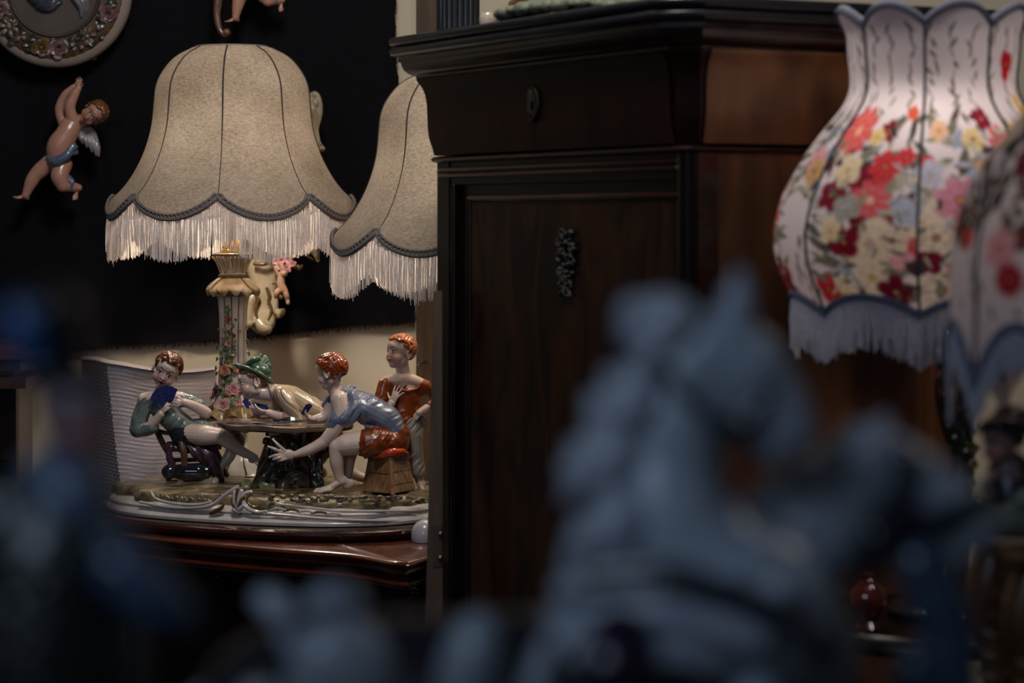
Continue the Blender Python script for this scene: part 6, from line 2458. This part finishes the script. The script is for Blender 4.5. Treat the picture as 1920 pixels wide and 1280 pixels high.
mb.lathe((cx6, cy6, bz6 - 0.05), [(0.011, 0), (0.013, 0.012), (0.024, 0.03), (0.03, 0.05), (0.027, 0.072), (0.016, 0.088), (0.002, 0.093)], n=20)
part('bulb', mb, M['bulb'], lamp6)
bulb_light('bulb_light', (cx6, cy6, bz6), 0.16, (1.0, 0.84, 0.70), 0.03)
mb = MB()
mb.tube([Vector((cx6, cy6, 1.15)), Vector((cx6, cy6, bz6 - 0.05))], 0.012, n=10)
part('stem', mb, M['trunk'], lamp6)
G = Fig(d6)
G.limb([(1850, 972, -40), (1990, 970, 0), (2140, 970, 0), (2280, 972, 0)], [38, 40, 40, 38], n=16)
for i in range(40):
    G.blob((rnd.uniform(1840, 2250), 940 + rnd.uniform(-12, 20), rnd.uniform(-60, 40)), rnd.uniform(10, 22))
base6 = part('mossy_base', remeshed(G, 0.003, 2), mat('pale_green_glaze', '#7c8474', 0.3, color2='#4c5548', nscale=40, coat=0.5, contrast=0.7), lamp6, label='pale green mossy porcelain base')
F = Fig(d6)
hd6 = head(F, (1878, 828, -20), 92, (-0.75, 0.15, -0.6), (0.05, -1, 0))
F.limb([(1884, 855, -10), (1890, 890, -6)], [20, 30])
F.limb([(1862, 930, -70), (1850, 900, -70), (1880, 890, -40)], [9, 10, 12])
fig6 = skin_object('seated_figure', F, [hd6], lamp6, 'dark-hatted porcelain figure', base=C('#8a6c64')[:3], voxel=0.002)
S = Fig(d6)
S.limb([(1895, 880, 6), (1905, 925, 4), (1910, 950, 0)], [38, 48, 56], flat=0.8)
S.limb([(1868, 880, -20), (1866, 910, -44), (1872, 935, -50)], [18, 18, 16])
clothes('coat', S, mat('black_coat_glaze', '#16161a', 0.25, color2='#26242a', nscale=40, coat=0.5), fig6, (0.7, 0.6, 0), 26, 2, voxel=0.0024)
S = Fig(d6)
S.limb([(1886, 878, -34), (1889, 905, -42), (1888, 930, -48)], [9, 10, 7])
part('shirt_front', S, mat('bluish_shirt_glaze', '#7c8296', 0.3, coat=0.4), fig6)
S = Fig(d6)
S.blob((1886, 800, -4), (50, 24, 46))
S.limb([(1835, 806, -20), (1865, 794, -50), (1905, 792, -52), (1938, 806, -20)], [8, 9, 9, 8])
S.blob((1896, 778, 0), (34, 22, 32))
clothes('hat', S, mat('dark_hat_glaze', '#1d1c20', 0.25, color2='#2c2a2c', nscale=40, coat=0.5), fig6, voxel=0.0024)
hh = Fig(d6)
hair_on(hh, hd6, hairmask(0.3, -0.1, -0.6, 0.2), n=60, r=0.07, ln=0.2, seed=5)
clothes('hair', hh, mat('dark_brown_hair_glaze', '#2c1c16', 0.3, coat=0.4), fig6, voxel=0.0022)

# carved side table carrying it
stt = thing('carved_side_table', 'brown carved wooden side table with curved leg at the lower right edge', 'table', (cx6, cy6, 0))
M['gilt_brown'] = mat('carved_brown_wood', '#6a4426', 0.35, color2='#3c2414', nscale=30, coat=0.25)
ZT6 = CAMZ - (1012 - HORIZ) * s6
mb = MB()
xl6 = (1862 - 960) * s6
mb.sweep([(xl6, cy6 - 0.10), (xl6 + 0.32, cy6 - 0.10), (xl6 + 0.32, cy6 + 0.12), (xl6, cy6 + 0.12)], [(-0.01, ZT6 - 0.022), (0.0, ZT6 - 0.018), (0.004, ZT6 - 0.010), (0.004, ZT6 - 0.004), (0, ZT6)])
part('table_top', mb, M['gilt_brown'], stt)
part('apron', MB().box((xl6 + 0.16, cy6, ZT6 - 0.04), (0.28, 0.18, 0.036)), M['gilt_brown'], stt)
for sx in (0, 1):
    for sy in (0, 1):
        x0, y0 = xl6 + 0.022 + sx * 0.276, cy6 - 0.078 + sy * 0.176
        o = -1 if sx == 0 else 1
        mb = MB()
        mb.tube([Vector((x0 - o * 0.004, y0, ZT6 - 0.02)), Vector((x0 + o * 0.008, y0, ZT6 - 0.07)), Vector((x0 - o * 0.004, y0, ZT6 - 0.14)), Vector((x0 - o * 0.012, y0, ZT6 - 0.3)), Vector((x0 - o * 0.004, y0, 0.3)), Vector((x0 + o * 0.01, y0, 0.02))], [0.02, 0.024, 0.018, 0.014, 0.012, 0.018], n=14)
        for q in range(7):
            z = ZT6 - 0.06 - q * 0.022
            mb.tube([Vector((x0 - 0.017, y0 - 0.014, z)), Vector((x0, y0 - 0.022, z - 0.008)), Vector((x0 + 0.016, y0 - 0.014, z))], [0.003, 0.0045, 0.003], n=6, sub=2)
        part('leg', mb, M['gilt_brown'], stt)
# ================================================================== foreground: blurred porcelain horses and coachman on a display table
ZD = 0.965
dt = thing('display_table', 'dark display table below the frame carrying the foreground porcelain', 'table', (0.0, 1.32, 0))
part('table_top', MB().box((0.02, 1.32, ZD - 0.015), (0.95, 0.80, 0.03)), M['mahogany_black'], dt)
for x in (-0.42, 0.46):
    for y in (0.97, 1.67):
        mb = MB()
        mb.lathe((x, y, 0), [(0.02, 0), (0.024, 0.05), (0.018, 0.3), (0.026, 0.6), (0.03, ZD - 0.03)], n=16)
        part('leg', mb, M['mahogany_black'], dt)

M['horse'] = mat('blue_white_porcelain', '#aab3bd', 0.3, color2='#8f9aa8', nscale=18, coat=0.3)
M['mane'] = mat('cool_white_mane_glaze', '#b4b8c0', 0.35, color2='#939cac', nscale=30, coat=0.2)
M['harness'] = mat('dark_blue_harness_glaze', '#191d2c', 0.3, color2='#0f121c', nscale=30, coat=0.3)
M['saddle'] = mat('dark_violet_glaze', '#2b1a36', 0.3, color2='#170f1e', nscale=30, coat=0.3)
M['harness_red'] = mat('dark_red_bit_glaze', '#4a1c16', 0.3, coat=0.3)

d7 = 1.16
hroot = thing('horse_figurine', 'large blue-white porcelain pair of harnessed horses, blurred in the foreground', 'figurine', (P(1100, 400, d7).x, d7 + 0.03, ZD))


def horse(dx, dy, dz, pts, lumps, body=True, seed=1):
    """pts: photo points of the joints; lumps: (column, row, depth, radius) of the curled mane"""
    def q(p):
        return (p[0] + dx, p[1] + dy, (p[2] if len(p) > 2 else 0) + dz)
    F = Fig(d7)
    poll, brow, nose, muzzle, chin, jaw = [q(p) for p in pts['head']]
    F.limb([poll, brow, nose, muzzle], [74, 80, 64, 54], n=18)
    F.limb([jaw, ((jaw[0] + chin[0]) / 2, (jaw[1] + chin[1]) / 2, jaw[2]), chin], [58, 46, 34], n=16)
    F.limb([brow, jaw], [68, 58], n=16)
    F.blob((muzzle[0] - 2, muzzle[1] + 6, muzzle[2]), (58, 50, 44))
    for base, tip in pts['ears']:
        base, tip = q(base), q(tip)
        F.limb([base, ((base[0] + tip[0]) / 2, (base[1] + tip[1]) / 2, tip[2]), tip], [36, 33, 9], n=12)
    for sd in (-1, 1):
        F.blob((brow[0] + 22, brow[1] + 10, brow[2] + sd * 64), (22, 18, 14))
        F.blob((muzzle[0] + 32, muzzle[1] + 10, muzzle[2] + sd * 26), (16, 14, 10))
    n = [q(p) for p in pts['neck']]
    F.limb(n, pts['neck_r'], n=20)
    ch = n[-1]
    F.limb([ch, (ch[0] - 300, ch[1] + 190, ch[2]), (ch[0] - 620, ch[1] + 210, ch[2]), (ch[0] - 800, ch[1] + 200, ch[2])], [150, 165, 160, 140], n=22)
    F.blob((ch[0] + 60, ch[1] + 40, ch[2]), (140, 160, 120))
    gyw = ZD + 0.006
    for lx, lz, fw in ((40, -80, 60), (10, 80, -60), (-770, -80, -40), (-740, 80, 40)):
        x0, y0, z0 = ch[0] + lx, ch[1] + 240, ch[2] + lz
        gy = HORIZ + (CAMZ - gyw) / (d7 + z0 * d7 / FPX) * FPX
        F.limb([(x0, y0, z0), (x0 + fw * 0.4, y0 + 140, z0), (x0 + fw, y0 + 220, z0), (x0 + fw * 0.6, gy - 60, z0), (x0 + fw * 0.6 + 16, gy - 44, z0)], [70, 46, 32, 28, 40], n=12)
    F.limb([(ch[0] - 900, ch[1] + 160, ch[2]), (ch[0] - 990, ch[1] + 260, ch[2]), (ch[0] - 980, ch[1] + 420, ch[2])], [36, 60, 20], n=12)
    h = part('horse', remeshed(F, 0.0016, 3), M['horse'], hroot)
    rnd = random.Random(seed)
    S = Fig(d7)
    for x, y, z, r in lumps:
        x, y, z = q((x, y, z))
        S.blob((x, y, z), r * 0.8)
        for k in range(5):
            a = rnd.uniform(2.0, 4.6)
            p0 = (x + 0.5 * r * math.cos(a + 0.8), y - 0.5 * r * math.sin(a + 0.8), z + rnd.uniform(-0.6, 0.3) * r)
            p1 = (x + 1.0 * r * math.cos(a), y - 0.9 * r * math.sin(a), p0[2] - 6)
            p2 = (x + 1.0 * r * math.cos(a - 0.5) - 8, y + 0.7 * r + rnd.uniform(0, 30), p0[2])
            S.limb([p0, p1, p2], [r * 0.36, r * 0.34, r * 0.14], n=8, sub=3)
    part('mane', remeshed(S, 0.0018, 1), M['mane'], h)
    return h


def strap(parent, pts, r, m, name='bridle_strap'):
    S = Fig(d7)
    S.limb(pts, r, n=8)
    return part(name, S, m, parent)


h1 = horse(0, 0, 0, dict(head=[(1330, 655), (1395, 688), (1446, 750), (1480, 802), (1440, 842), (1325, 750)], ears=[((1378, 620, -26), (1388, 508, -26)), ((1270, 630, 30), (1232, 552, 30))],
                         neck=[(1290, 700), (1262, 830), (1262, 980), (1370, 1110)], neck_r=[78, 92, 120, 140]),
           [(1262, 600, -40, 62), (1212, 585, -10, 44), (1200, 722, -40, 66), (1160, 750, 0, 50), (1152, 850, -40, 74), (1112, 880, 0, 52), (1165, 975, -60, 78), (1130, 1035, -40, 60), (1200, 1085, -80, 50)], seed=3)
strap(h1, [(1232, 668, -84), (1262, 720, -86), (1310, 762, -82), (1350, 800, -70)], [11, 13, 12, 9], M['harness'])
strap(h1, [(1340, 790, -74), (1392, 792, -72), (1430, 742, -74), (1462, 706, -44)], [13, 15, 13, 10], M['harness'], 'noseband')
strap(h1, [(1392, 805, -66), (1396, 860, -60), (1380, 930, -60)], [14, 13, 10], M['harness_red'], 'rein')
strap(h1, [(1105, 1075, -120), (1220, 1065, -150), (1320, 1080, -165)], [16, 17, 14], M['harness'], 'collar_strap')
strap(h1, [(1235, 1095, -150), (1400, 1120, -170), (1560, 1230, -150)], [24, 26, 22], M['harness'], 'breast_strap')
S = Fig(d7)
S.limb([(1230, 1275, 0), (1070, 1318, 0), (750, 1330, 0), (520, 1330, 0)], [172, 178, 178, 150], n=24)
S.limb([(1180, 1150, -60), (1110, 1190, 0), (1080, 1220, 60)], [40, 60, 50], n=14)
part('caparison', remeshed(S, 0.002, 2), mat('dark_caparison_glaze', '#16151d', 0.35, color2='#1e1b26', nscale=20, coat=0.2), h1, label='dark cloth over the back of the horse')
S = Fig(d7)
S.limb([(1165, 1195, -160), (1150, 1250, -184), (1160, 1310, -180)], [56, 66, 50], n=16)
part('saddle', remeshed(S, 0.002, 2), M['saddle'], h1, label='dark violet saddle cloth')
S = Fig(d7)
S.limb([(1060, 1105, -60), (1190, 1085, -120), (1330, 1100, -150)], [26, 30, 24], n=12)
part('collar_band', S, M['mane'], h1)
S = Fig(d7)
S.limb([(1120, 1150, -110), (1260, 1150, -150), (1420, 1200, -160)], [22, 30, 26], n=12)
part('collar_band', S, M['mane'], h1)
for x, y, z, a_, b_ in ((640, 1262, -130, 100, 105), (880, 1248, -140, 56, 105), (1010, 1275, -150, 30, 90)):
    S = Fig(d7)
    S.blob((x, y, z), (a_, b_, 62), (unit((0.96, 0.25, 0)), unit((-0.25, 0.96, 0)), (0, 0, 1)), 20, 14)
    part('white_panel', S, M['horse'], h1)
S = Fig(d7)
S.limb([(590, 1135, -20), (625, 1122, -30), (668, 1132, -20)], [26, 34, 24], n=12)
S.limb([(620, 1130, -10), (625, 1200, 0)], [20, 26], n=12)
part('plume_knot', S, M['horse'], h1)
S = Fig(d7)
S.limb([(500, 1125, -20), (530, 1148, -30), (548, 1175, -20)], [26, 32, 26], n=12)
S.limb([(530, 1150, -10), (540, 1230, 0)], [20, 26], n=12)
part('plume_knot', S, M['horse'], h1)
S = Fig(d7)
S.blob((1462, 1105, -150), (34, 34, 26))
part('chest_highlight', S, M['horse'], h1)  # pale blob added for the highlight on the horse's chest
h2 = horse(0, 0, 230, dict(head=[(1640, 862), (1700, 905), (1785, 955), (1825, 985), (1790, 1035), (1665, 990)], ears=[((1645, 830, -20), (1660, 778, -20)), ((1610, 840, 20), (1600, 790, 20))],
                           neck=[(1590, 910), (1520, 985), (1450, 1070), (1420, 1180)], neck_r=[96, 122, 142, 145]),
           [(1640, 838, -40, 56), (1545, 895, -20, 60), (1480, 935, -30, 78), (1440, 1000, -30, 84)], seed=8)
strap(h2, [(1700, 850, 140), (1690, 920, 138), (1660, 1000, 142), (1630, 1080, 150)], [22, 24, 24, 20], M['harness'])
strap(h2, [(1640, 1000, 150), (1720, 985, 150), (1800, 955, 160), (1860, 930, 190)], [18, 20, 20, 16], M['harness'], 'noseband')
S = Fig(d7)
S.limb([(1725, 1055, 180), (1755, 1120, 190), (1780, 1180, 200), (1790, 1300, 210)], [56, 62, 56, 50], n=16)
S.limb([(1720, 1250, 200), (1700, 1330, 210)], [50, 60], n=16)
part('breast_plume', remeshed(S, 0.002, 3), mat('deep_blue_grey_glaze', '#3c4c60', 0.3, color2='#28384a', nscale=20, coat=0.3), h2)
# ground plate of the group
mb = MB()
o_ = []
for q in range(60):
    a = 2 * PI * q / 60
    o_.append((hroot.location.x + 0.005 + 0.20 * math.cos(a), d7 + 0.03 + 0.14 * math.sin(a)))
mb.sweep(o_, [(-0.004, ZD), (0.0, ZD + 0.003), (-0.002, ZD + 0.007), (-0.012, ZD + 0.010)])
part('ground_plate', mb, M['porc_ground'], hroot)

# ---------------------------------------------------------------- coachman at the lower left
d8 = 0.95
croot = thing('coachman_figurine', 'blurred porcelain coachman in plumed hat and blue sleeve at the lower left', 'figurine', (P(140, 400, d8).x, d8, ZD))
F = Fig(d8)
hd8 = head(F, (140, 775, 0), 190, (0.55, 0.05, -0.8), (0, -1, 0))
F.limb([(130, 840, 10), (125, 900, 14), (120, 960, 20)], [48, 60, 60])
F.limb([(125, 940, 10), (190, 985, -20), (225, 1060, -60), (290, 1120, -76), (332, 1150, -72)], [44, 36, 40, 34, 24])
hand(F, (330, 1150, -70), (0.9, 0.4, -0.1), (0.0, 0.5, 0.8), 80, curl=0.8, side=1)
skin_object('coachman', F, [hd8], croot, None, base=C('#6e5a62')[:3], voxel=0.0011)
S = Fig(d8)
brim = [(90 + 100 * math.cos(a), 697 + 5 * math.sin(2 * a), 85 * math.sin(a)) for a in np.linspace(0, 2 * PI, 22)]
S.limb(brim, 14, n=8, sub=1)
S.blob((92, 692, 0), (92, 14, 82))
S.limb([(100, 690, 0), (100, 640, 0), (98, 590, 0)], [64, 62, 56], n=18)
part('hat', remeshed(S, 0.0011, 2), mat('black_hat_glaze', '#0d0e14', 0.3, coat=0.3), croot, label='dark brimmed hat')
S = Fig(d8)
S.limb([(40, 590, -60), (50, 625, -66), (62, 665, -64)], [34, 38, 34], n=14)
part('plume', remeshed(S, 0.0011, 2), mat('strong_blue_glaze', '#1a5490', 0.35, color2='#123c6c', nscale=20), croot, label='strong blue hat plume')
S = Fig(d8)
S.limb([(110, 900, -20), (140, 935, -40), (175, 975, -40)], [60, 66, 44], n=16)
S.limb([(100, 890, 10), (90, 930, 0)], [60, 50])
clothes('cravat', S, mat('blue_white_scarf_glaze', '#5c6d84', 0.35, color2='#4a5c76', nscale=20, coat=0.2), croot, (0.6, 0.7, 0), 60, 5, voxel=0.0013, label='blue-white neck scarf')
S = Fig(d8)
S.limb([(120, 930, 40), (110, 1080, 40), (100, 1250, 40), (100, 1420, 40)], [105, 150, 170, 180], n=22)
S.limb([(120, 960, 10), (180, 1010, -24), (212, 1040, -40)], [84, 62, 50], n=16)
S.limb([(30, 960, 30), (-60, 1100, 0), (-40, 1260, -40)], [80, 76, 60], n=16)
clothes('coat', S, mat('dark_green_coat_glaze', '#141c1c', 0.3, color2='#0e1314', nscale=20, coat=0.3), croot, (0.9, 0.3, 0), 70, 5, voxel=0.0015, label='dark green coat')
S = Fig(d8)
S.limb([(212, 1035, -44), (232, 1068, -62), (290, 1120, -76), (335, 1150, -74)], [50, 58, 52, 38], n=16)
clothes('sleeve', S, mat('mid_blue_sleeve_glaze', '#344a62', 0.3, color2='#283c54', nscale=20, coat=0.3), croot, (0.7, 0.5, 0), 50, 4, voxel=0.0013, label='blue sleeve')
gy8 = HORIZ + (CAMZ - ZD) / d8 * FPX
S = Fig(d8)
S.limb([(100, 1400, 40), (100, gy8 - 260, 40)], [190, 200], n=20)
S.limb([(100, gy8 - 210, 20), (100, gy8 - 200, 20)], [210, 210], n=20)
part('carriage_box', remeshed(S, 0.002, 1), M['saddle'], croot)
